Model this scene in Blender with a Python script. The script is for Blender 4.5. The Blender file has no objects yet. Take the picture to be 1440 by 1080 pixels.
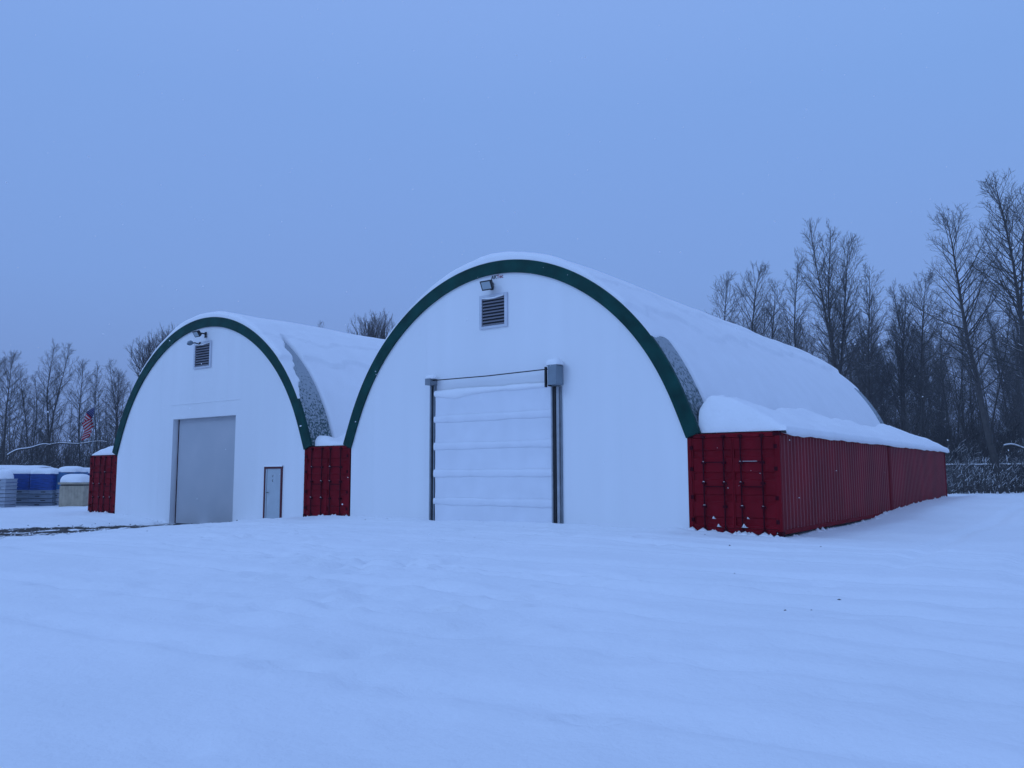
import bpy, math, random
import numpy as np
from mathutils import Vector, Matrix
SC = bpy.context.scene
COL = SC.collection
R = math.radians
random.seed(7)
rng = np.random.default_rng(7)

# ------------------------------------------------------------------ camera
F_PX, YAW, PITCH, ROLL = 1152.97, -0.6325, 0.1087, -0.0034
CAM = Vector((6.6626, -20.2409, 1.5591))
fw = Vector((math.sin(YAW)*math.cos(PITCH), math.cos(YAW)*math.cos(PITCH), math.sin(PITCH)))
rt = Vector((math.cos(YAW), -math.sin(YAW), 0))
up = rt.cross(fw)
r2 = rt*math.cos(ROLL) + up*math.sin(ROLL)
u2 = -rt*math.sin(ROLL) + up*math.cos(ROLL)
cd = bpy.data.cameras.new('camera'); cam = bpy.data.objects.new('camera', cd); COL.objects.link(cam)
M = Matrix((r2, u2, -fw)).transposed().to_4x4(); M.translation = CAM
cam.matrix_world = M
cd.sensor_width = 36; cd.lens = 36*F_PX/1440; cd.clip_start = .05; cd.clip_end = 2000
SC.camera = cam

# ------------------------------------------------------------------ sky, sun, exposure
SUN_EL, SUN_AZ = R(34), R(205)
world = bpy.data.worlds.new('World'); SC.world = world; world.use_nodes = True
nt = world.node_tree; nt.nodes.clear()
N = nt.nodes.new; Lk = nt.links.new
out = N('ShaderNodeOutputWorld')
sky = N('ShaderNodeTexSky'); sky.sky_type = 'NISHITA'; sky.sun_disc = False
sky.sun_elevation = SUN_EL; sky.sun_rotation = SUN_AZ; sky.air_density = 2.0; sky.dust_density = 3.0
tint = N('ShaderNodeMix'); tint.data_type = 'RGBA'; tint.blend_type = 'MULTIPLY'; tint.inputs[0].default_value = 1
Lk(sky.outputs[0], tint.inputs[6]); tint.inputs[7].default_value = (.42, .62, 1.0, 1)
bgA = N('ShaderNodeBackground'); Lk(tint.outputs[2], bgA.inputs[0]); bgA.inputs[1].default_value = .06
geo = N('ShaderNodeTexCoord'); sep = N('ShaderNodeSeparateXYZ'); Lk(geo.outputs['Generated'], sep.inputs[0])
ramp = N('ShaderNodeValToRGB'); Lk(sep.outputs[2], ramp.inputs[0])
SKY = [(0.0, (.184, .292, .620)), (.10, (.192, .310, .662)), (.22, (.204, .350, .745)), (.42, (.212, .374, .790)), (.7, (.272, .442, .890)), (1.0, (.303, .478, .955))]
while len(ramp.color_ramp.elements) < len(SKY): ramp.color_ramp.elements.new(.5)
for e, (p, c) in zip(ramp.color_ramp.elements, SKY): e.position = p; e.color = (*c, 1)
cn = N('ShaderNodeTexNoise'); Lk(geo.outputs['Generated'], cn.inputs['Vector']); cn.inputs['Scale'].default_value = 1.6; cn.inputs['Detail'].default_value = 4
cmx = N('ShaderNodeMix'); cmx.data_type = 'RGBA'; cmx.blend_type = 'MIX'
Lk(cn.outputs[0], cmx.inputs[0]); cmx.inputs[6].default_value = (1.03, .98, .99, 1); cmx.inputs[7].default_value = (.97, 1.04, 1.02, 1)
cm2 = N('ShaderNodeMix'); cm2.data_type = 'RGBA'; cm2.blend_type = 'MULTIPLY'; cm2.inputs[0].default_value = 1
Lk(ramp.outputs[0], cm2.inputs[6]); Lk(cmx.outputs[2], cm2.inputs[7])
bgB = N('ShaderNodeBackground'); Lk(cm2.outputs[2], bgB.inputs[0]); bgB.inputs[1].default_value = 1.0
mx = N('ShaderNodeMixShader'); mx.inputs[0].default_value = .92
Lk(bgA.outputs[0], mx.inputs[1]); Lk(bgB.outputs[0], mx.inputs[2]); Lk(mx.outputs[0], out.inputs[0])

sl = bpy.data.lights.new('sun', 'SUN'); so = bpy.data.objects.new('sun', sl); COL.objects.link(so)
sl.energy = .5; sl.angle = R(24); sl.color = (.36, .6, 1.0)
sd = Vector((math.sin(SUN_AZ)*math.cos(SUN_EL), math.cos(SUN_AZ)*math.cos(SUN_EL), math.sin(SUN_EL)))
so.rotation_euler = sd.to_track_quat('Z', 'Y').to_euler()
vs = SC.view_settings; vs.view_transform = 'Standard'; vs.look = 'None'; vs.exposure = 0.09; vs.gamma = 1; vs.use_curve_mapping = False
SC.cycles.volume_bounces = 0

# ------------------------------------------------------------------ helpers
def ray(px, py=666):
    return fw + (px-720)/F_PX*r2 - (py-540)/F_PX*u2
def at(px, depth):
    """ground position seen in photo column px at a given depth"""
    d = ray(px); p = CAM + d*depth
    return p.x, p.y
def zat(py, px, depth):
    return (CAM + ray(px, py)*depth).z
def unp(px, py, y=0.0):
    d = ray(px, py); t = (y-CAM.y)/d.y; p = CAM+d*t
    return p.x, p.z

def tag(o, label=None, cat=None, group=None, kind=None):
    if label: o['label'] = label
    if cat: o['category'] = cat
    if group: o['group'] = group
    if kind: o['kind'] = kind
    return o
def empty(name, loc=(0, 0, 0), rz=0, parent=None):
    o = bpy.data.objects.new(name, None); COL.objects.link(o); o.location = loc; o.rotation_euler = (0, 0, rz)
    o.empty_display_size = .3
    if parent: o.parent = parent
    return o
class MB:
    def __init__(s): s.v = []; s.f = []; s.mi = []
    def add(s, vs, fs, m=0):
        b = len(s.v); s.v += [tuple(v) for v in vs]; s.f += [tuple(b+i for i in f) for f in fs]; s.mi += [m]*len(fs); return s
    def box(s, x0, x1, y0, y1, z0, z1, m=0):
        return s.add([(x0,y0,z0),(x1,y0,z0),(x1,y1,z0),(x0,y1,z0),(x0,y0,z1),(x1,y0,z1),(x1,y1,z1),(x0,y1,z1)],
                     [(0,3,2,1),(4,5,6,7),(0,1,5,4),(1,2,6,5),(2,3,7,6),(3,0,4,7)], m)
    def tube(s, pts, rad, n=8, caps=True, m=0):
        pts = [Vector(p) for p in pts]
        if not hasattr(rad, '__len__'): rad = [rad]*len(pts)
        vs = []; fs = []
        ref = Vector((0, 0, 1)) if abs((pts[-1]-pts[0]).normalized().z) < .9 else Vector((1, 0, 0))
        for i, p in enumerate(pts):
            t = (pts[min(i+1, len(pts)-1)] - pts[max(i-1, 0)]).normalized()
            a = t.cross(ref).normalized(); b = t.cross(a)
            for k in range(n):
                w = 2*math.pi*k/n
                vs.append(p + (a*math.cos(w)+b*math.sin(w))*rad[i])
        for i in range(len(pts)-1):
            for k in range(n):
                fs.append((i*n+k, i*n+(k+1) % n, (i+1)*n+(k+1) % n, (i+1)*n+k))
        if caps:
            fs.append(tuple(range(n))); fs.append(tuple(reversed(range((len(pts)-1)*n, len(pts)*n))))
        return s.add(vs, fs, m)
    def build(s, name, mat, parent=None, smooth=False, bevel=0):
        me = bpy.data.meshes.new(name); me.from_pydata(s.v, [], s.f)
        for mm in (mat if isinstance(mat, (list, tuple)) else [mat]): me.materials.append(mm)
        if isinstance(mat, (list, tuple)): me.polygons.foreach_set('material_index', s.mi)
        if smooth: me.polygons.foreach_set('use_smooth', [True]*len(me.polygons))
        me.validate(); me.update()
        o = bpy.data.objects.new(name, me); COL.objects.link(o)
        if parent: o.parent = parent
        if bevel:
            b = o.modifiers.new('bevel', 'BEVEL'); b.width = bevel; b.segments = 2; b.limit_method = 'ANGLE'
        return o
def grid_obj(name, P, mat, parent=None, smooth=True, flip=False, closed_u=False):
    """P: (nu, nv, 3) array"""
    nu, nv = P.shape[:2]
    idx = np.arange(nu*nv).reshape(nu, nv)
    if closed_u: idx = np.vstack([idx, idx[:1]])
    a, b, c, d = idx[:-1, :-1], idx[1:, :-1], idx[1:, 1:], idx[:-1, 1:]
    q = np.stack([a, d, c, b] if flip else [a, b, c, d], -1).reshape(-1, 4)
    me = bpy.data.meshes.new(name)
    me.vertices.add(nu*nv); me.vertices.foreach_set('co', P.reshape(-1).astype(np.float32))
    me.loops.add(q.size); me.loops.foreach_set('vertex_index', q.reshape(-1).astype(np.int32))
    me.polygons.add(len(q)); me.polygons.foreach_set('loop_start', np.arange(0, q.size, 4, dtype=np.int32))
    if smooth: me.polygons.foreach_set('use_smooth', np.ones(len(q), dtype=bool))
    me.materials.append(mat); me.update(calc_edges=True); me.validate()
    o = bpy.data.objects.new(name, me); COL.objects.link(o)
    if parent: o.parent = parent
    return o

# value noise (numpy)
_T = rng.random((256, 256))
def vn(x, y):
    xi = np.floor(x).astype(int); yi = np.floor(y).astype(int); fx = x-xi; fy = y-yi
    fx = fx*fx*(3-2*fx); fy = fy*fy*(3-2*fy)
    g = lambda a, b: _T[a % 256, b % 256]
    return (g(xi, yi)*(1-fx)+g(xi+1, yi)*fx)*(1-fy)+(g(xi, yi+1)*(1-fx)+g(xi+1, yi+1)*fx)*fy
def fbm(x, y, o=4):
    r = 0; a = .5
    for i in range(o):
        r = r+a*(vn(x*2**i+17.3*i, y*2**i+5.1*i)-.5)*2; a *= .5
    return r
def sst(a, b, x):
    t = np.clip((x-a)/(b-a), 0, 1); return t*t*(3-2*t)

# ------------------------------------------------------------------ materials
def mat(name, col, rough=.6, metal=0, spec=.4, var=0, vscale=3, bump=0, bscale=20, bdist=.02, col2=None, vstretch=(1, 1, 1), thr=None, detail=5, emit=None):
    m = bpy.data.materials.new(name); m.use_nodes = True; t = m.node_tree; n = t.nodes; L = t.links.new
    b = n['Principled BSDF']; b.inputs['Roughness'].default_value = rough; b.inputs['Metallic'].default_value = metal
    b.inputs['Specular IOR Level'].default_value = spec; b.inputs['Base Color'].default_value = (*col, 1)
    tc = n.new('ShaderNodeTexCoord')
    if var or col2:
        mp = n.new('ShaderNodeMapping'); L(tc.outputs['Object'], mp.inputs[0]); mp.inputs['Scale'].default_value = vstretch
        no = n.new('ShaderNodeTexNoise'); L(mp.outputs[0], no.inputs['Vector']); no.inputs['Scale'].default_value = vscale; no.inputs['Detail'].default_value = detail
        r_ = n.new('ShaderNodeValToRGB'); L(no.outputs[0], r_.inputs[0])
        c2 = col2 if col2 else tuple(c*(1-var) for c in col); c1 = col if col2 else tuple(min(1, c*(1+var)) for c in col)
        lo, hi = thr if thr else (.3, .7)
        r_.color_ramp.elements[0].position = lo; r_.color_ramp.elements[0].color = (*c2, 1)
        r_.color_ramp.elements[1].position = hi; r_.color_ramp.elements[1].color = (*c1, 1)
        L(r_.outputs[0], b.inputs['Base Color'])
    if bump:
        n2 = n.new('ShaderNodeTexNoise'); L(tc.outputs['Object'], n2.inputs['Vector']); n2.inputs['Scale'].default_value = bscale; n2.inputs['Detail'].default_value = 6
        bp = n.new('ShaderNodeBump'); bp.inputs['Strength'].default_value = bump; bp.inputs['Distance'].default_value = bdist
        L(n2.outputs[0], bp.inputs['Height']); L(bp.outputs[0], b.inputs['Normal'])
    return m
M_snow = mat('snow', (.91, .91, .92), .75, spec=.2, var=.02, vscale=1.2, bump=.5, bscale=9, bdist=.04)
M_fabric = mat('white_cover', (.86, .865, .88), .55, var=.035, vscale=.7, vstretch=(1, 1, .25), bump=.12, bscale=2.2, bdist=.03)
M_wall = mat('white_end_wall', (.85, .855, .865), .5, var=.02, vscale=1.1, vstretch=(1.3, 1, .08), bump=.10, bscale=1.6, bdist=.03)
M_green = mat('green_trim', (.003, .050, .042), .55, spec=.12, var=.3, vscale=2, bump=.1, bscale=14)
M_red = mat('dark_red_paint', (.185, .0050, .0120), .65, spec=.06, var=.22, vscale=1.4, vstretch=(1, 1, .5), bump=.15, bscale=25, bdist=.006)
M_redside = mat('faded_red_paint', (.200, .0075, .0130), .5, spec=.3, var=.22, vscale=.8, vstretch=(1, 1, .6), bump=.15, bscale=25, bdist=.006)
M_reddark = mat('weathered_red_steel', (.050, .003, .009), .8, spec=.05, var=.2, vscale=4)
M_zinc = mat('galvanised_metal', (.22, .25, .28), .5, metal=.3, var=.15, vscale=5)
M_zinc2 = mat('pale_galvanised_metal', (.36, .38, .40), .5, metal=.2, var=.15, vscale=5)
M_dark = mat('black_metal', (.012, .013, .016), .5)
M_box = mat('grey_gearbox_paint', (.20, .25, .29), .5, var=.06)
M_grey = mat('grey_door_paint', (.50, .51, .54), .5, var=.07, vscale=.8, col2=(.44, .465, .50))
M_glass = mat('lamp_glass', (.35, .42, .45), .2)
M_ventf = mat('vent_frame_paint', (.60, .62, .67), .5, var=.05)
M_louvre = mat('louvre_metal', (.22, .22, .26), .55)
M_pvc = mat('door_curtain', (.80, .81, .85), .5, var=.04, vscale=1.5, bump=.12, bscale=3, bdist=.02)
M_doorframe = mat('maroon_frame', (.09, .006, .014), .5)
M_leaf = mat('man_door_paint', (.42, .48, .52), .5, var=.06)
M_bark = mat('bark', (.070, .062, .060), .9, var=.3, vscale=3)
M_tan = mat('tan_board', (.40, .34, .25), .7, var=.2, vscale=3)
M_tote = mat('grey_white_tote', (.17, .21, .27), .6, var=.12, vscale=4)
M_tote2 = mat('pale_tote', (.36, .40, .46), .6, var=.1, vscale=4)
M_blue = mat('blue_wrap', (.005, .045, .22), .4, var=.45, vscale=3, vstretch=(.6, .6, 4), bump=.5, bscale=6, bdist=.05)
M_blue2 = mat('light_blue_wrap', (.04, .14, .30), .4, var=.2, vscale=3, bump=.4, bscale=6, bdist=.05)
M_dirt = mat('frozen_dirt', (.045, .038, .032), .9, var=.3, vscale=6)

# frost-speckled green trim skin
def frost_mat():
    m = bpy.data.materials.new('frosted_trim'); m.use_nodes = True; t = m.node_tree; n = t.nodes; L = t.links.new
    b = n['Principled BSDF']; b.inputs['Roughness'].default_value = .6
    tc = n.new('ShaderNodeTexCoord'); no = n.new('ShaderNodeTexNoise'); L(tc.outputs['Object'], no.inputs['Vector'])
    no.inputs['Scale'].default_value = 12; no.inputs['Detail'].default_value = 4; no.inputs['Roughness'].default_value = .55
    sp = n.new('ShaderNodeSeparateXYZ'); L(tc.outputs['Object'], sp.inputs[0])
    mr = n.new('ShaderNodeMapRange'); L(sp.outputs[2], mr.inputs[0]); mr.inputs[1].default_value = 2.6; mr.inputs[2].default_value = 5.9; mr.inputs[3].default_value = -.03; mr.inputs[4].default_value = .22
    ad = n.new('ShaderNodeMath'); L(no.outputs[0], ad.inputs[0]); L(mr.outputs[0], ad.inputs[1])
    r_ = n.new('ShaderNodeValToRGB'); L(ad.outputs[0], r_.inputs[0])
    r_.color_ramp.elements[0].position = .46; r_.color_ramp.elements[0].color = (.02, .06, .06, 1)
    r_.color_ramp.elements[1].position = .62; r_.color_ramp.elements[1].color = (.33, .37, .40, 1)
    L(r_.outputs[0], b.inputs['Base Color'])
    bp = n.new('ShaderNodeBump'); bp.inputs['Strength'].default_value = .6; bp.inputs['Distance'].default_value = .02
    L(ad.outputs[0], bp.inputs['Height']); L(bp.outputs[0], b.inputs['Normal'])
    return m
M_frost = frost_mat()
def ground_mat():
    m = bpy.data.materials.new('snow_ground'); m.use_nodes = True; t = m.node_tree; n = t.nodes; L = t.links.new
    b = n['Principled BSDF']; b.inputs['Roughness'].default_value = .8; b.inputs['Specular IOR Level'].default_value = .2
    tc = n.new('ShaderNodeTexCoord')
    at_ = n.new('ShaderNodeAttribute'); at_.attribute_name = 'mud'
    no = n.new('ShaderNodeTexNoise'); L(tc.outputs['Object'], no.inputs['Vector']); no.inputs['Scale'].default_value = 3.2; no.inputs['Detail'].default_value = 9; no.inputs['Roughness'].default_value = .72
    s = n.new('ShaderNodeMath'); s.operation = 'MULTIPLY_ADD'; L(no.outputs[0], s.inputs[0]); s.inputs[1].default_value = 1.5; s.inputs[2].default_value = -.95
    a = n.new('ShaderNodeMath'); L(at_.outputs['Fac'], a.inputs[0]); L(s.outputs[0], a.inputs[1])
    r_ = n.new('ShaderNodeValToRGB'); L(a.outputs[0], r_.inputs[0])
    r_.color_ramp.elements[0].position = .28; r_.color_ramp.elements[0].color = (0, 0, 0, 1); r_.color_ramp.elements[1].position = .48
    big = n.new('ShaderNodeTexNoise'); L(tc.outputs['Object'], big.inputs['Vector']); big.inputs['Scale'].default_value = .35; big.inputs['Detail'].default_value = 4
    cr = n.new('ShaderNodeValToRGB'); L(big.outputs[0], cr.inputs[0])
    cr.color_ramp.elements[0].position = .35; cr.color_ramp.elements[0].color = (.865, .875, .89, 1)
    cr.color_ramp.elements[1].position = .65; cr.color_ramp.elements[1].color = (.905, .91, .925, 1)
    mix = n.new('ShaderNodeMix'); mix.data_type = 'RGBA'; L(r_.outputs[0], mix.inputs[0]); L(cr.outputs[0], mix.inputs[6]); mix.inputs[7].default_value = (.055, .046, .040, 1)
    L(mix.outputs[2], b.inputs['Base Color'])
    n1 = n.new('ShaderNodeTexNoise'); L(tc.outputs['Object'], n1.inputs['Vector']); n1.inputs['Scale'].default_value = 5; n1.inputs['Detail'].default_value = 8; n1.inputs['Roughness'].default_value = .6
    bp = n.new('ShaderNodeBump'); bp.inputs['Strength'].default_value = .6; bp.inputs['Distance'].default_value = .05
    L(n1.outputs[0], bp.inputs['Height']); L(bp.outputs[0], b.inputs['Normal'])
    return m
M_ground = ground_mat()

# ------------------------------------------------------------------ ground
GX = [-70, -45, -34, -31.3, -28.5, -26.8, -22.2, -20.9, -19, -17.5, -15.3, -11.5, -6, -2.6, 0, 3, 12, 40]
GZ = [-.35, -.35, -.30, -.27, -.34, -.52, -.50, -.26, -.14, -.04, .02, .06, .05, .07, .0, -.02, .05, .2]
def ground_h(x, y):
    x = np.asarray(x, float); y = np.asarray(y, float)
    near = np.interp(x, GX, GZ)
    plain = -.42*sst(10, 26, -x) + .02
    w = np.exp(-np.clip(-y, 0, 99)**2/(2*3.2**2))
    h = plain*(1-w)+near*w
    hy = np.interp(y, [0, 9, 12, 15.5, 18.5, 24, 32, 60, 120], [0, .0, .17, .27, .39, .40, .16, .35, .6])
    wr = sst(-6, -1, x)
    h = np.where(y > 0, near*(1-wr) + wr*(hy + near*np.exp(-np.clip(y, 0, 99)/3)), h)
    h = np.where((y > 2) & (x < -33), -.35+.006*np.clip(y, 0, 80), h)
    # hollow scooped right of the container, drift beside it
    h += .10*np.exp(-((x-1.3)/.6)**2)*sst(1.0, 6, y)*(1-sst(24, 28, y))*(.6+.5*fbm(x*.0+3, y*.4))
    # broad waves and crusty texture
    h +=   .075*fbm(x*.13+4, y*.16+9, 3) + .060*fbm(x*.5+1.7, y*.75+3, 3)
    rough = .35+.9*sst(.05, .45, fbm(x*.12+30, y*.2+12, 2)+.1)
    h += .038*rough*fbm(x*1.9, y*2.6, 3)
    # snow piled along the walls
    ridge = np.exp(-((y+.45)/.35)**2)*(x < .2)*(x > -33.5)
    inr = ((x > -26.9) & (x < -22.0))
    h += ridge*.07*(1+1.2*fbm(x*1.1, y*.8+3, 3))*np.where(inr, 0, 1)
    # tyre ruts: faint
    def rut(d, dep, wd=.17): return -dep*np.exp(-(d/wd)**2)+dep*.45*np.exp(-((np.abs(d)-2.1*wd)/wd)**2)
    for (c0, c1, c2, dep) in ((-2.6, .03, .0009, .055), (-4.9, -.02, .0012, .05), (-8.2, .06, .0006, .05), (-11.5, -.05, .001, .045), (-14.5, .10, .0010, .04)):
        for off in (-.85, .85):
            cy = c0+off+c1*x+c2*x*x*.6+.5*np.sin(x*.12+c0)
            h += rut(y-cy, dep)*sst(-34, -20, x)*(y < 5)
    for off in (3.4, 5.1, 6.4, 8.1):
        cx = off + .0035*(y-4)**2*(y < 4) + .03*np.clip(y-4, 0, 99)
        h += rut(x-cx, .05)*(y > -9)*sst(-9, -5, y)
    # wind ripple lines beside the container
    h += .012*np.sin((y*.9+x*2.6)+2*fbm(x*.3, y*.3))*np.exp(-((x-3)/2.5)**2)*(y > -2)*(y < 26)
    # wind crust: low overlapping scallops
    wc = fbm(x*.55+y*.35+40, y*1.5-x*.25+7, 3)
    h += .020*np.clip(wc, -.25, .35)*sst(-2.5, -6, y)
    # trodden patch
    tp = np.exp(-((x+4.6)/3.6)**2-((y+10.0)/1.3)**2)+.8*np.exp(-((x+1.5)/5)**2-((y+14.)/1.6)**2)+.7*np.exp(-((x+9)/3)**2-((y+6.)/1.2)**2)
    h -= tp*.12*sst(.05, .45, fbm(x*2.2, y*2.2, 2))
    h += .012*fbm(x*.25+y*.9, y*.5-x*1.8, 3)*sst(-4, -10, y)
    # driveway ruts
    mz = sst(-27.2, -26.2, x)*(1-sst(-21.8, -20.8, x))*(y < .4)
    for cx in (-25.4, -23.5): h += rut(x-cx, .025, .28)*mz
    h -= .02*mz
    h += .03*fbm(x*3, y*3, 3)*mz
    return h
def gz(x, y): return float(ground_h(np.array([x]), np.array([y]))[0])
def axis(segs):
    a = []
    for lo, hi, st in segs: a += list(np.arange(lo, hi, st))
    return a
gro = lambda s, e, n: list(s+(e-s)*(np.linspace(0, 1, n)**2.2))
xs = np.array(gro(-60, -360, 26)[::-1][:-1] + axis([(-60, -34, .5), (-34, -28, .2), (-28, -20, .11), (-20, 12, .13), (12, 40, .5)]) + gro(40, 360, 26))
ys = np.array(gro(-24, -340, 24)[::-1][:-1] + axis([(-24, 1.2, .11), (1.2, 30, .3), (30, 80, 1.0)]) + gro(80, 380, 26))
XX, YY = np.meshgrid(xs, ys, indexing='ij')
ZZ = ground_h(XX, YY)
rsd = random.Random(77)
def dent(x, y, r, d, el=1.6, a=0.0):
    i0, i1 = np.searchsorted(xs, [x-4*r, x+4*r]); j0, j1 = np.searchsorted(ys, [y-4*r, y+4*r])
    dx = XX[i0:i1, j0:j1]-x; dy = YY[i0:i1, j0:j1]-y; ca, sa = math.cos(a), math.sin(a)
    u = (dx*ca+dy*sa)/(r*el); v = (-dx*sa+dy*ca)/r; q = u*u+v*v
    ZZ[i0:i1, j0:j1] += -d*np.exp(-q) + .38*d*np.exp(-(np.sqrt(q)-1.75)**2*3)
for (cx, cy, sx, sy, n_) in ((-5.5, -9.8, 3.2, .9, 70), (-2.0, -12.5, 2.6, 1.1, 46), (-11, -7.5, 2.8, .9, 40), (1.0, -9.5, 2.0, 1.0, 16), (-15, -4.5, 2.5, 1.0, 26), (-3, -3.2, 3, .5, 14), (3.2, -15.4, 1.2, .8, 8)):
    for _ in range(n_):
        dent(rsd.gauss(cx, sx), rsd.gauss(cy, sy), rsd.uniform(.10, .17), rsd.uniform(.03, .085), rsd.uniform(1.2, 2.0), rsd.uniform(0, 3.1))
def walk(x0, y0, x1, y1, step=.68):
    n_ = int(math.hypot(x1-x0, y1-y0)/step); a = math.atan2(y1-y0, x1-x0)
    for i in range(n_):
        t = (i+.5)/n_; o_ = .13*(1 if i % 2 else -1)+rsd.gauss(0, .03)
        dent(x0+(x1-x0)*t-math.sin(a)*o_, y0+(y1-y0)*t+math.cos(a)*o_+.5*math.sin(t*3), .105, rsd.uniform(.05, .08), 1.7, a)
walk(-19.6, -.6, -7.0, -8.5); walk(-6.0, -.8, -3.5, -9.0)
g = grid_obj('snow_ground', np.stack([XX, YY, ZZ], -1), M_ground); g['kind'] = 'structure'
mud = (sst(-27.6, -26.2, XX+.12*np.clip(-YY, 0, 40)*0)*(1-sst(-22.4, -20.6, XX-np.clip(-YY-3, 0, 30)*.34))*(YY < .35)*(1-sst(14, 24, -YY)*.7))
mud = mud*(.72+.40*np.exp(-((XX+25.4)/.5)**2)+.4*np.exp(-((XX+23.5)/.5)**2)+.35*fbm(XX*.8, YY*.4, 3))
mud *= 1-.45*sst(0, 1, np.exp(-((XX+24.45)/.35)**2))
at_ = g.data.attributes.new('mud', 'FLOAT', 'POINT'); at_.data.foreach_set('value', np.clip(mud, 0, 1).reshape(-1).astype(np.float32))

# ------------------------------------------------------------------ arch buildings
HZ = [(0, 8.21), (.8, 8.16), (1.6, 8.0), (2.3, 7.76), (3.0, 7.42), (3.65, 7.02), (4.25, 6.57), (4.8, 6.05), (5.3, 5.5), (5.72, 4.88), (6.05, 4.25), (6.38, 3.6), (6.6, 3.05), (6.76, 2.6)]
_h = np.array(HZ)
# smooth half profile by arc length
_s = np.r_[0, np.cumsum(np.hypot(np.diff(_h[:, 0]), np.diff(_h[:, 1])))]
_cx = np.polyfit(np.r_[-_s[::-1], _s], np.r_[-_h[::-1, 0], _h[:, 0]], 9); _cz = np.polyfit(np.r_[-_s[::-1], _s], np.r_[_h[::-1, 1], _h[:, 1]], 8)
S1 = _s[-1]
def prof(s):
    """s in [-S1,S1] -> local x, z, normal"""
    x = np.polyval(_cx, s); z = np.polyval(_cz, s)
    dx = np.polyval(np.polyder(_cx), s); dz = np.polyval(np.polyder(_cz), s)
    n = np.hypot(dx, dz); return x, z, -dz/n, dx/n
DEEP = 24.2
def arch_z(xl, k=1.0, inset=0.0):
    ss = np.linspace(-S1, S1, 801); x, z, nx, nz = prof(ss); return float(np.interp(xl/k, x-nx*inset, z-nz*inset))

def arch_building(name, cx, k, label):
    root = empty(name, (cx, 0, 0)); tag(root, label, 'building')
    s = np.linspace(-S1, S1, 121)
    x, z, nx, nz = prof(s); x = x*k
    # cover with shallow sag between trusses
    yy = np.linspace(.02, DEEP, 122)
    P = np.zeros((len(s), len(yy), 3))
    sag = .035*np.abs(np.sin(np.pi*(yy-1.1)/2.2))**.7
    off = -.06-sag[None, :]*np.ones(len(s))[:, None]
    P[..., 0] = x[:, None]+nx[:, None]*off; P[..., 2] = z[:, None]+nz[:, None]*off; P[..., 1] = yy[None, :]
    grid_obj('roof_cover', P, M_fabric, root, flip=True)
    # green face band and frosted trim returning over the roof, front and back
    def band(y0, y1, o, i):
        mb = MB(); n = len(s)
        pts = []
        for a in range(n):
            for (yv, of) in ((y0, o), (y1, o), (y1, -i), (y0, -i)):
                pts.append((x[a]+nx[a]*of, yv, z[a]+nz[a]*of))
        fs = []
        for a in range(n-1):
            for e in range(4):
                fs.append((a*4+e, a*4+(e+1) % 4, (a+1)*4+(e+1) % 4, (a+1)*4+e))
        fs.append((0, 3, 2, 1)); fs.append(((n-1)*4, (n-1)*4+1, (n-1)*4+2, (n-1)*4+3))
        mb.add(pts, fs); return mb
    band(-.07, .05, .03, .37).build('arch_trim', M_green, root)
    band(.05, 1.12, .02, .05).build('trim_return', M_frost, root)
    band(DEEP-.9, DEEP, .02, .05).build('trim_return', M_frost, root)
    # rear wall
    mb = MB(); c = [(0, DEEP-.1, 0)]
    pts = [(-6.6*k, DEEP-.1, -.8)]+[(x[a]-nx[a]*.1, DEEP-.1, z[a]-nz[a]*.1) for a in range(0, len(s), 4)]+[(6.6*k, DEEP-.1, -.8)]
    mb.add(pts, [tuple(range(len(pts)))]); mb.build('rear_wall', M_wall, root)
    return root
def end_wall(root, k, hx, openings=()):
    """front wall: vertical strips up to the arch; openings (x0,x1,ztop,depth) local"""
    xsn = set(np.round(np.linspace(-hx, hx, 61), 3))
    for o in openings: xsn |= {o[0], o[1]}
    xv = sorted(xsn); mb = MB()
    for a, b in zip(xv[:-1], xv[1:]):
        if b-a < 1e-4: continue
        m_ = (a+b)/2; zb = -.9
        for o in openings:
            if o[0] < m_ < o[1]: zb = o[2]
        za, zb2 = min(arch_z(a, k, .2), 8.3), min(arch_z(b, k, .2), 8.3)
        mb.add([(a, 0, zb), (b, 0, zb), (b, 0, zb2), (a, 0, za)], [(0, 1, 2, 3)])
    for (x0, x1, zt, d) in openings:
        mb.add([(x0, 0, -.9), (x0, 0, zt), (x0, d, zt), (x0, d, -.9)], [(0, 1, 2, 3)])
        mb.add([(x1, 0, -.9), (x1, d, -.9), (x1, d, zt), (x1, 0, zt)], [(0, 1, 2, 3)])
        mb.add([(x0, 0, zt), (x1, 0, zt), (x1, d, zt), (x0, d, zt)], [(0, 1, 2, 3)])
    w = mb.build('end_wall', M_wall, root)
    # faint proud seams where the wall sheets lap
    for xx in np.arange(-hx+1.05, hx-.3, 2.44):
        zt = arch_z(xx, k, .42); z0 = -.6
        for o in openings:
            if o[0]-.05 < xx < o[1]+.05: z0 = o[2]+.6
        if any(o[0]-.05 < xx < o[1]+.05 for o in SKIP.get(root.name, [])): continue
        MB().box(xx-.06, xx+.06, -.0025, .002, z0, zt).build('wall_seam', M_wall, root)
    return w
SKIP = {}
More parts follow.
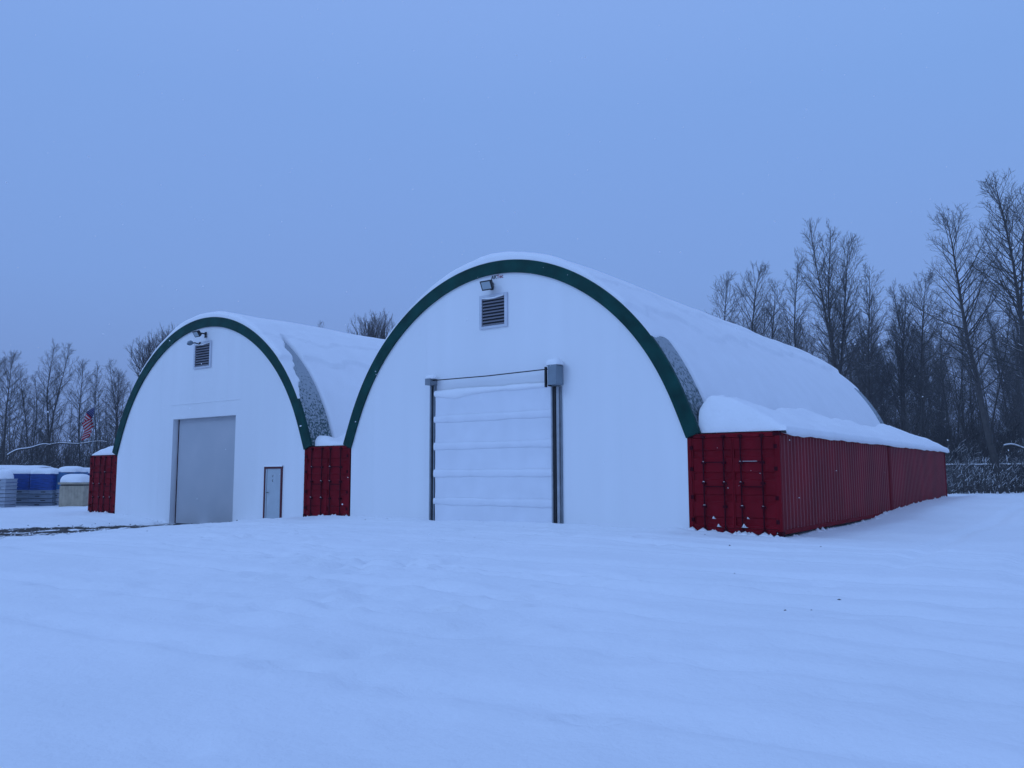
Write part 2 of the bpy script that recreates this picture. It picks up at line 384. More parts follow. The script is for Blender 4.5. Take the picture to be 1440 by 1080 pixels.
def vent(root, x0, x1, z0, z1, nsl=9):
    v = empty('vent', ((x0+x1)/2, -.0, (z0+z1)/2), parent=root); w = (x1-x0)/2; h = (z1-z0)/2; t = .1
    mb = MB(); y0, y1 = -.06, .0
    mb.box(-w, w, y0, y1, h-t*.8, h); mb.box(-w, w, y0, y1, -h, -h+t*.8); mb.box(-w, -w+t, y0, y1, -h+t*.8, h-t*.8); mb.box(w-t, w, y0, y1, -h+t*.8, h-t*.8)
    mb.build('vent_frame', M_ventf, v)
    MB().box(-w+t, w-t, -.012, -.006, -h+t*.8, h-t*.8).build('backing', M_dark, v)
    H = 2*(h-t*.8); st = H/nsl
    me = None
    for i in range(nsl):
        zc = -h+t*.8+st*(i+.5)
        if me is None:
            b = MB(); W_ = w-t-.004
            b.add([(-W_, -.075, -st*.38), (W_, -.075, -st*.38), (W_, -.015, st*.22), (-W_, -.015, st*.22), (-W_, -.070, -st*.44), (W_, -.070, -st*.44), (W_, -.010, st*.16), (-W_, -.010, st*.16)],
                  [(0, 1, 2, 3), (7, 6, 5, 4), (0, 4, 5, 1), (3, 2, 6, 7), (0, 3, 7, 4), (1, 5, 6, 2)])
            o = b.build('louvre', M_louvre, v); me = o.data
        else:
            o = bpy.data.objects.new('louvre', me); COL.objects.link(o); o.parent = v
        o.location.z = zc
    sb = MB(); sb.tube([(-w+.12, -.07, h-.1), (-w*.3, -.07, h-.12), (w*.1, -.06, h-.12), (w-.12, -.07, h-.085)], [.02, .035, .03, .02], 6)
    sb.build('snow_line', M_snow, v, smooth=True)
def floodlight(root, x, z, out=.30, tilt=.55, sz=.22):
    f = empty('floodlight', (x, -.02, z), parent=root)
    MB().box(-.05, .05, -.04, .0, -.12, .12).box(-.03, .03, -out+.08, -.04, .02, .07).build('bracket', M_dark, f)
    b = MB(); w, h = sz, sz*.72
    c, s_ = math.cos(tilt), math.sin(tilt)
    def tr(px, py, pz): return (px, -out+py*c-pz*s_*-1*-1, pz*c+py*s_)
    v = [tr(*p) for p in ((-w, -.06, -h), (w, -.06, -h), (w, -.06, h), (-w, -.06, h), (-w*.8, .09, -h*.8), (w*.8, .09, -h*.8), (w*.8, .09, h*.8), (-w*.8, .09, h*.8))]
    b.add(v, [(0, 1, 2, 3), (4, 7, 6, 5), (0, 4, 5, 1), (1, 5, 6, 2), (2, 6, 7, 3), (3, 7, 4, 0)]); b.build('housing', M_dark, f, bevel=.01)
    g_ = MB(); w *= .78; h *= .74
    g_.add([tr(*p) for p in ((-w, -.066, -h), (w, -.066, -h), (w, -.066, h), (-w, -.066, h))], [(0, 1, 2, 3)]); g_.build('lens', M_glass, f)
    return f

# right-hand building
CXR, CXL, KL = -8.86, -24.5, 7.05/6.76
RB = arch_building('arch_building', CXR, 1.0, 'larger nearer snow-covered arch building with a white curtain door')
SKIP[RB.name] = [(-2.7, 2.8)]
end_wall(RB, 1.0, 6.42)
vent(RB, -9.42-CXR, -8.32-CXR, 6.12, 7.2)
floodlight(RB, -8.92-CXR, 7.46, .26, .45, .22)
def text(s, loc, size, m, root, name='lettering'):
    c = bpy.data.curves.new(name, 'FONT'); c.body = s; c.size = size; c.extrude = .004; c.align_x = 'CENTER'
    o = bpy.data.objects.new(name, c); COL.objects.link(o)
    dg = bpy.context.evaluated_depsgraph_get(); me = bpy.data.meshes.new_from_object(o.evaluated_get(dg)); bpy.data.objects.remove(o)
    me.materials.append(m); o = bpy.data.objects.new(name, me); COL.objects.link(o); o.parent = root; o.location = loc; o.rotation_euler = (R(90), 0, 0); return o
M_let1 = mat('black_print', (.01, .012, .03), .5); M_let2 = mat('red_print', (.30, .02, .05), .5)
text('AK', (-8.86-CXR, -.012, 7.69), .17, M_let1, RB); text('Tec', (-8.62-CXR, -.012, 7.69), .17, M_let2, RB)

# curtain door
dr = empty('curtain_door', (0, 0, 0), parent=RB)
X0, X1 = -11.22-CXR, -6.66-CXR
zs = [-.25, .66, 1.55, 2.42, 3.30, 4.16]
M_curt = M_pvc
for i in range(5):
    a, b = zs[i], zs[i+1]
    P = np.zeros((40, 11, 3)); u = np.linspace(X0, X1, 40); w = np.linspace(0, 1, 11)
    P[..., 0] = u[:, None]; P[..., 2] = (a+(b-a)*w)[None, :]
    P[..., 1] = -.10 + .02*np.sin(np.pi*w)[None, :] - .018*fbm(u*.9+i*7, 0*u, 3)[:, None]*np.sin(np.pi*w)[None, :]
    grid_obj('curtain_panel', P, M_curt, dr, smooth=True)
    if i > 0:
        P = np.zeros((60, 9, 3)); u = np.linspace(X0-.04, X1+.02, 60); an = np.linspace(-2.0, 1.5, 9)
        hgt = .115+.035*fbm(u*1.3+i*5, 0*u, 3)
        P[..., 0] = u[:, None]; P[..., 1] = -.095-.045*np.cos(an)[None, :]; P[..., 2] = a+.02+hgt[:, None]*np.sin(an)[None, :]
        grid_obj('batten', P, M_curt, dr)
# snow ledge on curtain top
P = np.zeros((90, 11, 3)); u = np.linspace(X0, X1, 90); an = np.linspace(-1.7, 1.6, 11)
ht = .07+.055*np.exp(-((u-X0-1.0)/1.1)**2)+.045*np.exp(-((u-X0-3.2)/.5)**2)+.025*fbm(u*2.2, u*0, 3)
dn = 1+1.2*np.exp(-((u-X0-.7)/.7)**2)
P[..., 0] = u[:, None]; P[..., 1] = -.08-.10*np.cos(an)[None, :]; P[..., 2] = 4.17+np.where(np.sin(an)[None, :] > 0, ht[:, None], ht[:, None]*dn[:, None]*.8)*np.sin(an)[None, :]
grid_obj('snow_ledge', P, M_snow, dr)
MB().box(X0+1.6, X0+3.0, -.13, -.10, 4.115, 4.135).box(X0+3.6, X1, -.13, -.10, 4.155, 4.17).build('top_seam', M_zinc, dr)
# guide channels
MB().box(-.09, -.035, -.15, .0, -.4, 4.62).box(.03, .075, -.10, .0, -.4, 4.55).build('guide_channel', M_zinc, dr).location = (-11.33-CXR, 0, 0)
MB().box(-.035, .03, -.09, -.0, -.4, 4.6).build('guide_slot', M_dark, dr).location = (-11.33-CXR, 0, 0)
MB().box(-.02, .02, -.16, -.0, -.4, 4.6).box(.13, .215, -.10, .0, -.4, 4.1).build('guide_channel', M_zinc2, dr).location = (-6.62-CXR, 0, 0)
MB().box(.02, .115, -.12, -.0, -.4, 4.1).build('guide_slot', M_dark, dr).location = (-6.62-CXR, 0, 0)
MB().box(.25, .275, -.06, .0, -.4, 4.1).build('guide_edge', M_zinc, dr).location = (-6.62-CXR, 0, 0)
MB().box(-.12, -.07, -.34, -.26, 4.08, 4.68).box(0, .06, -.34, -.2, 4.1, 4.7).build('pulley_bracket', M_dark, dr).location = (-6.62-CXR, 0, 0)
MB().box(.04, .34, -.42, -.02, 4.13, 4.72).build('gearbox', M_box, dr, bevel=.02).location = (-6.62-CXR, 0, 0)
MB().box(-.12, .10, -.36, .0, 4.45, 4.66).build('pulley_bracket', M_zinc, dr).location = (-11.33-CXR, 0, 0)
MB().tube([(-11.3-CXR, -.22, 4.60), (-9-CXR, -.22, 4.585), (-6.7-CXR, -.24, 4.62)], .018, 6).build('cable', M_dark, dr)
def lump(cx_, cy_, z0, wx, wy, hz, seed, n=20):
    """a closed pillow of snow with its flat base at z0"""
    th = np.linspace(0, np.pi/2, 8); ph = np.linspace(0, 2*np.pi, n+1)
    A, B = np.meshgrid(ph, th, indexing='ij')
    rr = (1+.10*np.sin(2*A+seed)+.06*np.sin(3*A+seed*2.1)+.04*np.sin(5*A+seed*.7))
    e = .55
    X = cx_+wx*np.sign(np.cos(A))*np.abs(np.cos(A))**.7*np.sin(np.maximum(B, 1e-3))**e*rr
    Y = cy_+wy*np.sign(np.sin(A))*np.abs(np.sin(A))**.7*np.sin(np.maximum(B, 1e-3))**e*rr
    Z = z0+hz*np.cos(B)**.8*(1+.12*np.sin(A*2+seed)*np.sin(B))
    X[-1] = X[0]; Y[-1] = Y[0]; Z[-1] = Z[0]
    return np.stack([X, Y, Z], -1)
for (a, b, c, d, e, f, s_) in ((-11.32-CXR, -.18, 4.655, .17, .16, .14, 1.), (-6.46-CXR, -.2, 4.715, .24, .22, .20, 2.2)):
    grid_obj('snow_cap', lump(a, b, c, d, e, f, s_), M_snow, dr)

# left-hand building
LB = arch_building('arch_building', CXL, KL, 'farther left snow-covered arch building with a grey flat door and a narrow man door')
OP = (-26.65-CXL, -22.13-CXL, 3.97, .3)
SKIP[LB.name] = [(-20.3-CXL, -18.9-CXL)]
end_wall(LB, KL, 6.70, [OP])
vent(LB, -25.2-CXL, -23.95-CXL, 6.08, 7.22)
floodlight(LB, -24.4-CXL, 7.50, .42, .6, .19)
lp = empty('wall_lamp', (-24.75-CXL, 0, 7.12), parent=LB)
MB().box(-.05, .05, -.08, 0, -.10, .10).tube([(0, -.08, 0), (0, -.30, .04), (0, -.45, .0)], .025, 8).build('lamp_arm', M_dark, lp)
MB().tube([(0, -.42, .03), (0, -.48, .02), (0, -.58, -.02), (0, -.66, -.07)], [.06, .10, .10, .03], 12).build('lamp_head', M_box, lp, smooth=True)
sd_ = empty('sliding_door', (0, 0, 0), parent=LB)
MB().box(OP[0]+.1, OP[1]+.02, .24, .30, -.54, 3.97).build('door_slab', M_grey, sd_, bevel=.01)
MB().box(OP[0]+.0, OP[0]+.1, .262, .30, -.9, 3.97).build('door_gap', M_reddark, sd_)
MB().box(OP[0]+.1, OP[1], .235, .30, -.60, -.54).build('bottom_seal', M_dark, sd_)
P = np.zeros((50, 7, 3)); u = np.linspace(OP[0]-.2, OP[1]+.2, 50); an = np.linspace(-.3, 1.57, 7)
P[..., 0] = u[:, None]; P[..., 1] = .002-.022*np.cos(an)[None, :]; P[..., 2] = 4.60+(.010+.014*fbm(u*1.5, u*0, 3))[:, None]*np.sin(an)[None, :]
grid_obj('snow_ledge', P, M_snow, LB)
# man door
md = empty('man_door', (-19.59-CXL, 0, 0), parent=LB)
w = .54
MB().box(-w, -w+.075, -.05, .0, -.5, 1.86).box(w-.075, w, -.05, .0, -.5, 1.86).box(-w+.075, w-.075, -.05, .0, 1.775, 1.86).build('door_frame', M_doorframe, md)
MB().box(-w+.075, w-.075, -.030, -.002, -.5, 1.775).build('door_leaf', M_leaf, md)
MB().box(-w+.16, -w+.175, -.034, -.029, -.5, 1.775).build('door_edge', M_dark, md)
MB().tube([(-w+.22, -.03, .86), (-w+.22, -.08, .86), (-w+.34, -.08, .86)], .014, 6).build('handle', M_dark, md)
MB().tube([(.02, -.036, 1.52), (-.04, -.036, 1.50), (-.02, -.036, 1.45)], .008, 5).tube([(.0, -.036, 1.36), (-.05, -.036, 1.32), (.0, -.036, 1.27)], .008, 5).build('lettering', M_dark, md)
P = np.zeros((24, 6, 3)); u = np.linspace(-w-.03, w+.03, 24); an = np.linspace(-.4, 1.57, 6)
P[..., 0] = u[:, None]; P[..., 1] = -.005-.06*np.cos(an)[None, :]; P[..., 2] = 1.866+(.035)*np.sin(an)[None, :]
grid_obj('snow_ledge', P, M_snow, md)

# ------------------------------------------------------------------ roof snow
def roof_snow(root, k, cx, seed, right):
    ns, ny = 260, 300
    s = np.linspace(-S1+.25, S1-.25, ns); x, z, nx, nz = prof(s); x = x*k
    y = np.r_[np.linspace(-.10, 2.4, 70), np.linspace(2.45, DEEP+.03, ny-70)]
    S, Y = np.meshgrid(s, y, indexing='ij')
    n1 = fbm(S*.55+seed, Y*.35+seed, 4); n2 = fbm(S*2.2+seed, Y*1.4, 3)
    # slab on the crown with a ragged lower edge each side
    e = 5.3+.9*fbm(Y*.28+seed*3, S*0+1, 3)-.9*sst(9, 24, Y) + .12*np.sin(Y*2.86+1.2*fbm(Y, Y*0))
    slab = sst(0, .22, e-np.abs(S)+.25*n2)*(.13+.09*n1+.10*sst(4.2, 1.5, np.abs(S)))
    slab += .05*sst(0, .10, e-1.5-np.abs(S)+.35*n2)
    # thin skin on the flanks with rib ripples
    rib = np.abs(np.sin(np.pi*(Y-1.1)/2.2))
    skin = .012+.022*n1-.030*(1-sst(0, .22, rib))
    t = np.maximum(slab, skin)
    t += .012*n2*sst(0, .1, slab)
    # trim return stays bare on the lower flank
    if right:
        lo = 5.9+.0*Y
        bare = sst(-.06, .10, (S-6.35)+.35*n2*.8)*sst(1.30, 1.16, Y+.05*n2)
        bareL = sst(6.0, 6.2, -S)*sst(1.2, 1.1, Y)
    else:
        diag = 3.7+3.9*sst(1.15, .0, Y+.28*n2)*.95
        bare = sst(0, .12, S-diag+.25*n2)*sst(1.26, 1.14, Y+.03*n2)
        bareL = sst(6.0, 6.2, -S)*sst(1.2, 1.1, Y)
    bare = np.maximum(bare, bareL)
    bare = np.maximum(bare, sst(DEEP-1.0, DEEP-.9, Y)*sst(5.6, 6.3, np.abs(S)+.35*n2))
    t = t*(1-bare)-.10*bare
    # round the front edge
    ed = sst(-.10, .12, Y); t = t*(.25+.75*ed**.6)
    fb = .035
    t = np.where(Y < .1, np.maximum(t, 0)*1.0+fb*0, t)
    off = t+.035*(1-bare)
    off = np.where((Y > 1.14) & (bare < .5), off-.06*0, off)
    P = np.stack([x[:, None]+nx[:, None]*off, Y, z[:, None]+nz[:, None]*off], -1)
    # front lip turns down against the trim
    hid = bare[:, 0] > .3
    P[:, 0, 0] = x-nx*.10*hid; P[:, 0, 2] = z-nz*.10*hid; P[:, 0, 1] += .06*(1-hid)
    fr_ = (Y < .2) & (bare > .3); P[..., 1] = np.where(fr_, np.maximum(P[..., 1], .0), P[..., 1])
    o = grid_obj('roof_snow', P, M_snow, None, flip=True); o.location = (cx, 0, 0)
    return o
o = roof_snow(RB, 1.0, CXR, 3.1, True); tag(o, 'thick snow lying over the larger right arch roof', 'snow', kind='stuff')
o = roof_snow(LB, KL, CXL, 8.4, False); tag(o, 'thick snow lying over the farther left arch roof', 'snow', kind='stuff')

# ------------------------------------------------------------------ containers
def corrugated(length, z0, z1, x, flip, period=.278, dep=.05):
    pr = []; y = 0.0; n = int(round(length/period)); p = length/n
    for i in range(n):
        y = i*p
        pr += [(y, 0), (y+p*.26, 0), (y+p*.5, -dep), (y+p*.76, -dep)]
    pr.append((length, 0))
    mb = MB(); sgn = 1 if not flip else -1
    for (a, d0), (b, d1) in zip(pr[:-1], pr[1:]):
        mb.add([(x+sgn*d0, a, z0), (x+sgn*d1, b, z0), (x+sgn*d1, b, z1), (x+sgn*d0, a, z1)], [(0, 1, 2, 3) if not flip else (3, 2, 1, 0)])
    return mb
GUIDE = [None]
def container(x1, y0, base, H, label, width=2.44, length=12.16, doors=True, seed=0):
    rs = random.Random(seed)
    c = empty('shipping_container', (x1, y0, base)); tag(c, label, 'container', 'dark red shipping containers under the arches')
    W = width; L = length; p = .11
    fr = MB()
    for xx in (-W, -p):
        for yy in (0, L-p): fr.box(xx, xx+p, yy, yy+p, .118, H-.118)
    fr.box(-W+p, -p, .012, .11, .03, .16).box(-W+p, -p, .012, .11, H-.13, H-.02)
    fr.box(-W+p, -p, L-.11, L-.012, .03, .16).box(-W+p, -p, L-.11, L-.012, H-.13, H-.02)
    for xx in (-W+.012, -p+.012): fr.box(xx, xx+.086, p, L-p, .04, .15).box(xx, xx+.086, p, L-p, H-.09, H-.02)
    fr.build('frame', M_red, c, bevel=.006)
    for xx in (-W, -.165):
        for yy in (0, L-.17):
            for zz in (0, H-.118): MB().box(xx-.003, xx+.168, yy-.004, yy+.17, zz, zz+.118).build('corner_casting', M_reddark, c, bevel=.008)
    corrugated(L-2*p-.04, .15, H-.09, -.022, False).build('side_wall', M_redside, c).location.y = p+.02
    corrugated(L-2*p-.04, .15, H-.09, -W+.022, True).build('side_wall', M_redside, c).location.y = p+.02
    MB().box(-W+.1, -.1, .1, L-.1, H-.035, H-.022).build('roof_panel', M_red, c)
    if not doors:
        return c
    lw = (W-2*p-.02)/2
    for li in (0, 1):
        xa = -W+p+.005+li*(lw+.01); z0, z1 = .17, H-.14
        lf = empty('door_leaf', (xa, .03, 0), parent=c)
        # horizontally ribbed sheet
        prof_ = [(z0, 0)]
        nb = 4; bh = (z1-z0)/nb
        for i in range(nb):
            a = z0+i*bh
            prof_ += [(a+.05, 0), (a+.09, .035), (a+.24, .035), (a+.28, 0), (a+bh-.001, 0)]
        m_ = MB()
        for (a, d0), (b, d1) in zip(prof_[:-1], prof_[1:]):
            m_.add([(.03, d0, a), (lw-.03, d0, a), (lw-.03, d1, b), (.03, d1, b)], [(0, 1, 2, 3)])
        m_.build('door_sheet', M_red, lf)
        MB().box(0, .035, -.012, .04, z0, z1).box(lw-.035, lw, -.012, .04, z0, z1).box(.035, lw-.035, -.012, .04, z0, z0+.05).box(.035, lw-.035, -.012, .04, z1-.05, z1).build('door_rim', M_red, lf)
        for fx in (.30, .80) if li == 0 else (.20, .70):
            rx = lw*fx
            MB().tube([(rx, -.055, .06), (rx, -.055, H-.06)], .021, 8).build('lock_rod', M_reddark, lf)
            for zz in (.10, H*.27, H*.5, H*.70, H-.10):
                if GUIDE[0] is None: GUIDE[0] = MB().box(-.05, .05, -.082, -.012, -.03, .03).build('rod_guide', M_reddark, lf).data; bpy.data.objects['rod_guide'].location = (rx, 0, zz)
                else: q_ = bpy.data.objects.new('rod_guide', GUIDE[0]); COL.objects.link(q_); q_.parent = lf; q_.location = (rx, 0, zz)
            for zz in (H*.27+.031, H*.5+.031, H*.70+.031):
                if rs.random() < .5:
                    ww = rs.uniform(.02, .04); MB().add(*cone(rx+rs.uniform(-.01, .01), -.062, zz, ww, rs.uniform(.012, .035))).build('snow_crumb', M_snow, lf)
        hx0, hx1 = lw*.30, lw*.80
        if li: hx0, hx1 = lw*.20, lw*.70
        for hz_, hh in ((H*.46, 0), (H*.70, 1)):
            MB().box(hx0+.02, hx1-.02, -.075, -.06, hz_, hz_+.03).build('handle', M_reddark, lf)
            if rs.random() < .7 and seed == 1 and li == hh: MB().box(hx0+.06, hx1-.12, -.072, -.060, hz_+.0305, hz_+.038).build('snow_line', M_snow, lf)
        for zz in (.35, H*.36, H*.64, H-.38):
            ex = -.045 if li == 0 else lw-.035
            MB().box(ex, ex+.08, -.045, -.0125, zz-.05, zz+.05).build('hinge', M_reddark, lf)
    return c
def cone(x, y, z, w, h):
    vs = [(x-w, y-.015, z), (x-w*.3, y-.03, z), (x+w*.5, y-.028, z), (x+w, y-.01, z), (x, y+.03, z), (x-w*.1, y-.008, z+h), (x+w*.3, y-.0, z+h*.6)]
    return vs, [(0, 1, 5), (1, 2, 6, 5), (2, 3, 6), (3, 4, 6), (4, 0, 5), (4, 5, 6), (0, 4, 3, 2, 1)]
container(0, 0, 0, 2.59, 'front container at the right corner with long ribbed side facing the yard', seed=1)
container(0, 12.2, 0, 2.59, 'rear container farther back along the right side, behind the corner one', doors=False, seed=2)
container(-15.36, 0, -.02, 2.61, 'container between the two arch buildings, doors facing forward', width=2.46, seed=3)
container(-31.22, 0, -.26, 2.76, 'container at the far left end beside the stacked totes', width=2.5, seed=4)

# ------------------------------------------------------------------ snow heaps on containers
def heap(xin, xout, y0, y1, ztop, hin, edge, seed, label, over=.13, ny=170, ns=46, sag=.10, front=.26):
    """snow bank on a container roof, high against the arch at xin, rolled over the edge at xout"""
    s = np.linspace(0, 1, ns); y = np.r_[np.linspace(y0, y0+1.2, 30), np.linspace(y0+1.25, y1-.8, ny-50), np.linspace(y1-.75, y1, 20)]
    Sg, Y = np.meshgrid(s, y, indexing='ij')
    sg = 1 if xout > xin else -1
    lip = over+.05*fbm(Y*.9+seed, Y*0+2, 3)
    Xr = xin+(xout-xin+sg*lip)*(1-(1-Sg)**1.5)
    h = hin(Y)*np.clip(1-(Xr-xin)/(xout-xin), 0, 1)**.9*sst(-.12,.10,Sg)*(1+.22*fbm(Y*.8+seed, Sg*3, 3)) + edge*(1+.22*fbm(Y*1.1+seed, Sg*2+4, 3))
    h = h+.07*fbm(Xr*1.6+seed, Y*1.5, 4)*np.sin(np.clip(Sg, 0, 1)*np.pi)
    fe = np.clip((Y-y0)/front, 0, 1); be = np.clip((y1-Y)/.5, 0, 1)
    ends = (1-(1-fe)**2.6)**.5*(1-(1-be)**2.6)**.5
    z = ztop+.004+h*np.clip(1-Sg**7, 0, 1)**.5*ends
    bot = ztop-sag*sst(.86, 1.0, Sg)*(1+.5*fbm(Y*1.3+seed, Y*0, 3))
    z = np.where(Sg > .86, np.maximum(z*1.0, bot), z); z[-1] = bot[-1]
    top = np.stack([Xr, Y+0*Sg, z], -1)
    # underside
    low = top.copy()[::-1][:8]; low[..., 0] = np.linspace(1, 0, 8)[:, None]*(top[-1, :, 0]-(xout-sg*.25))[None, :]+(xout-sg*.25); low[..., 2] = np.minimum(bot[-1]+.0, ztop-.0)[None, :]+np.linspace(0, 1, 8)[:, None]*(ztop+.004-bot[-1])[None, :]
    P = np.concatenate([top, low[1:]], 0)
    o = grid_obj('container_snow', P, M_snow, None, flip=(sg > 0)); tag(o, label, 'snow', kind='stuff'); return o
heap(-2.16, 0, .10, 24.75, 2.595, lambda Y: .92+.12*np.exp(-(Y-.4)/4)+.20*fbm(Y*.35, Y*0+3, 3)+.14*fbm(Y*1.3, Y*0+7, 3), .20, 2.0, 'deep snow bank heaped on the two right-hand containers')
heap(-31.45, -33.72, .10, 12.2, 2.505, lambda Y: .35+0*Y, .20, 6.0, 'snow cushion on top of the far left container', over=.10)
# valley between the arches
ny = 120; s = np.linspace(-1.75, 1.75, 44); y = np.r_[np.linspace(.16, 1.3, 26), np.linspace(1.35, 24, ny-26)]
Sg, Y = np.meshgrid(s, y, indexing='ij')
lev = .16+.62*sst(.6, 3.5, Y)+.25*sst(0, -1.4, Sg)*np.exp(-((Y-.6)/.5)**2)
hz_ = lev*(1+.15*fbm(Sg*1.2, Y*.8, 3))+.18*(Sg/1.75)**2*sst(.8, 2, Y)
fe = np.clip((Y-.16)/.35, 0, 1); hz_ = hz_*(1-(1-fe)**2.5)**.5
P = np.stack([-16.55+Sg*.62-.0, Y, 2.6+hz_], -1)
sel = P
o = grid_obj('valley_snow', P, M_snow, None, flip=False); tag(o, 'snow filling the valley between the two arch roofs', 'snow', kind='stuff')
RZ_T = -YAW
# ------------------------------------------------------------------ trees
def snowy_bark(name, amount):
    m = bpy.data.materials.new(name); m.use_nodes = True; t = m.node_tree; n = t.nodes; L = t.links.new
    b = n['Principled BSDF']; b.inputs['Roughness'].default_value = .9
    g_ = n.new('ShaderNodeNewGeometry'); sp = n.new('ShaderNodeSeparateXYZ'); L(g_.outputs['Normal'], sp.inputs[0])
    tc = n.new('ShaderNodeTexCoord'); no = n.new('ShaderNodeTexNoise'); L(tc.outputs['Object'], no.inputs['Vector']); no.inputs['Scale'].default_value = 1.1; no.inputs['Detail'].default_value = 5
    a = n.new('ShaderNodeMath'); L(sp.outputs[2], a.inputs[0]); L(no.outputs[0], a.inputs[1])
    r_ = n.new('ShaderNodeMapRange'); L(a.outputs[0], r_.inputs[0]); r_.inputs[1].default_value = 1.25-amount; r_.inputs[2].default_value = 1.40-amount; r_.inputs[4].default_value = 1
    mx_ = n.new('ShaderNodeMix'); mx_.data_type = 'RGBA'; L(r_.outputs[0], mx_.inputs[0])
    n2 = n.new('ShaderNodeTexNoise'); L(tc.outputs['Object'], n2.inputs['Vector']); n2.inputs['Scale'].default_value = 4
    cr = n.new('ShaderNodeValToRGB'); L(n2.outputs[0], cr.inputs[0]); cr.color_ramp.elements[0].color = (.036, .031, .030, 1); cr.color_ramp.elements[1].color = (.10, .092, .085, 1)
    L(cr.outputs[0], mx_.inputs[6]); mx_.inputs[7].default_value = (.8, .82, .85, 1); L(mx_.outputs[2], b.inputs['Base Color'])
    return m
M_trunk = snowy_bark('grey_bark', -.05); M_twig = snowy_bark('twig_bark', -.12); M_bush = snowy_bark('snowy_bush_bark', .32)

class TreeGen:
    def __init__(s, seed): s.r = random.Random(seed); s.trunk = MB(); s.crown = MB()
    def limb(s, p, d, length, r0, r1, nseg, wob, upw, sides, target):
        r = s.r; pts = [p.copy()]; rad = [r0]; d = d.normalized(); dirs = [d]
        st = length/nseg
        for i in range(nseg):
            d = (d+Vector((r.gauss(0, wob), r.gauss(0, wob), r.gauss(0, wob)+upw))).normalized()
            p = p+d*st; pts.append(p.copy()); rad.append(r0+(r1-r0)*(i+1)/nseg); dirs.append(d)
        target.tube(pts, rad, sides, caps=False)
        return pts, dirs, rad
    def side_dir(s, d, ang, az=None):
        r = s.r; o = d.orthogonal().normalized(); az = r.uniform(0, 6.283) if az is None else az
        o = Matrix.Rotation(az, 3, d) @ o
        return (d*math.cos(ang)+o*math.sin(ang)).normalized()
    def spray(s, pts, dirs, n, ln, r0, ang=(.5, 1.0), upw=.06, t0=.2, sub=4):
        r = s.r
        for k in range(n):
            t = t0+(1-t0)*(k+r.random())/n; i = min(int(t*(len(pts)-1)), len(pts)-2); f = t*(len(pts)-1)-i
            p = pts[i].lerp(pts[i+1], f); d = s.side_dir(dirs[i+1], r.uniform(*ang))
            l = ln*(1.1-.6*t)*r.uniform(.6, 1.25)
            q, qd, _ = s.limb(p, d, l, r0, r0*.45, 3, .12, upw, 3, s.crown)
            for j in range(sub):
                tt = .25+.7*(j+r.random())/sub; i2 = min(int(tt*3), 2)
                pp = q[i2].lerp(q[i2+1], tt*3-i2); s.limb(pp, s.side_dir(qd[i2+1], r.uniform(.4, .9)), l*.42*r.uniform(.6, 1.2), r0*.6, r0*.35, 2, .1, upw, 3, s.crown)
def tall_tree(seed, H, c0=.32, spread=.17, nb=46, r0=None, lean=0, dens=1.25):
    nb = int(nb*1.25)
    g = TreeGen(seed); r = g.r; r0 = r0 or H*.0085
    d0 = Vector((lean, r.gauss(0, .02), 1))
    pts, dirs, rad = g.limb(Vector((0, 0, -.5)), d0, H+.5, r0, .018, 16, .028, .02 if lean == 0 else .025, 8, g.trunk)
    for k in range(nb):
        t = c0+(1-c0)*((k+r.random())/nb)**.9; t = min(t, .99); i = min(int(t*16), 15)
        p = pts[i].lerp(pts[i+1], t*16-i); rr = rad[i]+(rad[i+1]-rad[i])*(t*16-i)
        u = (t-c0)/(1-c0)
        L = H*spread*1.28*((1-u)**.62*.86+.16)*(.62+.38*min(1, u*4))*r.uniform(.6, 1.15)
        d = g.side_dir(dirs[i+1], r.uniform(.85, 1.25)*(1-.42*u))
        lr = min(rr*.5, .012+L*.0085)
        q, qd, qr = g.limb(p, d, L, lr, .010, 6, .09, .085, 5, g.trunk if lr > .05 else g.crown)
        g.spray(q, qd, int(L*3.0*dens)+3, .28*L+.35, .0105, sub=4)
    g.spray(pts[9:], dirs[9:], 34, 1.0, .0095, ang=(.35, .8), t0=.0, upw=.10, sub=3)
    for k in range(6):
        t = r.uniform(.12, c0); i = int(t*16); p = pts[i]; d = g.side_dir(dirs[i+1], r.uniform(1.1, 1.5))
        q, qd, qr = g.limb(p, d, H*.07*r.uniform(.5, 1.4), .025, .008, 4, .12, -.02, 4, g.crown); g.spray(q, qd, 3, .7, .008, sub=2)
    return g
def fan_tree(seed, H, stems=5, c0=.25, nbr=20, sp=.28):
    g = TreeGen(seed); r = g.r
    for k in range(stems):
        az = 6.283*k/stems+r.random(); q0 = sp*r.uniform(.35, 1.3); d = Vector((math.cos(az)*q0, math.sin(az)*q0, 1))
        pts, dirs, rad = g.limb(Vector((0, 0, -.3)), d, H*r.uniform(.8, 1.05), H*.0085, .015, 10, .05, .02, 6, g.trunk)
        for j in range(nbr):
            t = c0+(.99-c0)*(j+r.random())/nbr; i = min(int(t*10), 9); p = pts[i].lerp(pts[i+1], t*10-i)
            L = H*.17*r.uniform(.6, 1.2)*(1.25-.7*t)
            q, qd, _ = g.limb(p, g.side_dir(dirs[i+1], r.uniform(.5, .95)), L, .012+L*.006, .009, 5, .08, .1, 4, g.crown)
            g.spray(q, qd, int(L*3.2)+3, .9+L*.1, .0110, sub=3)
    return g
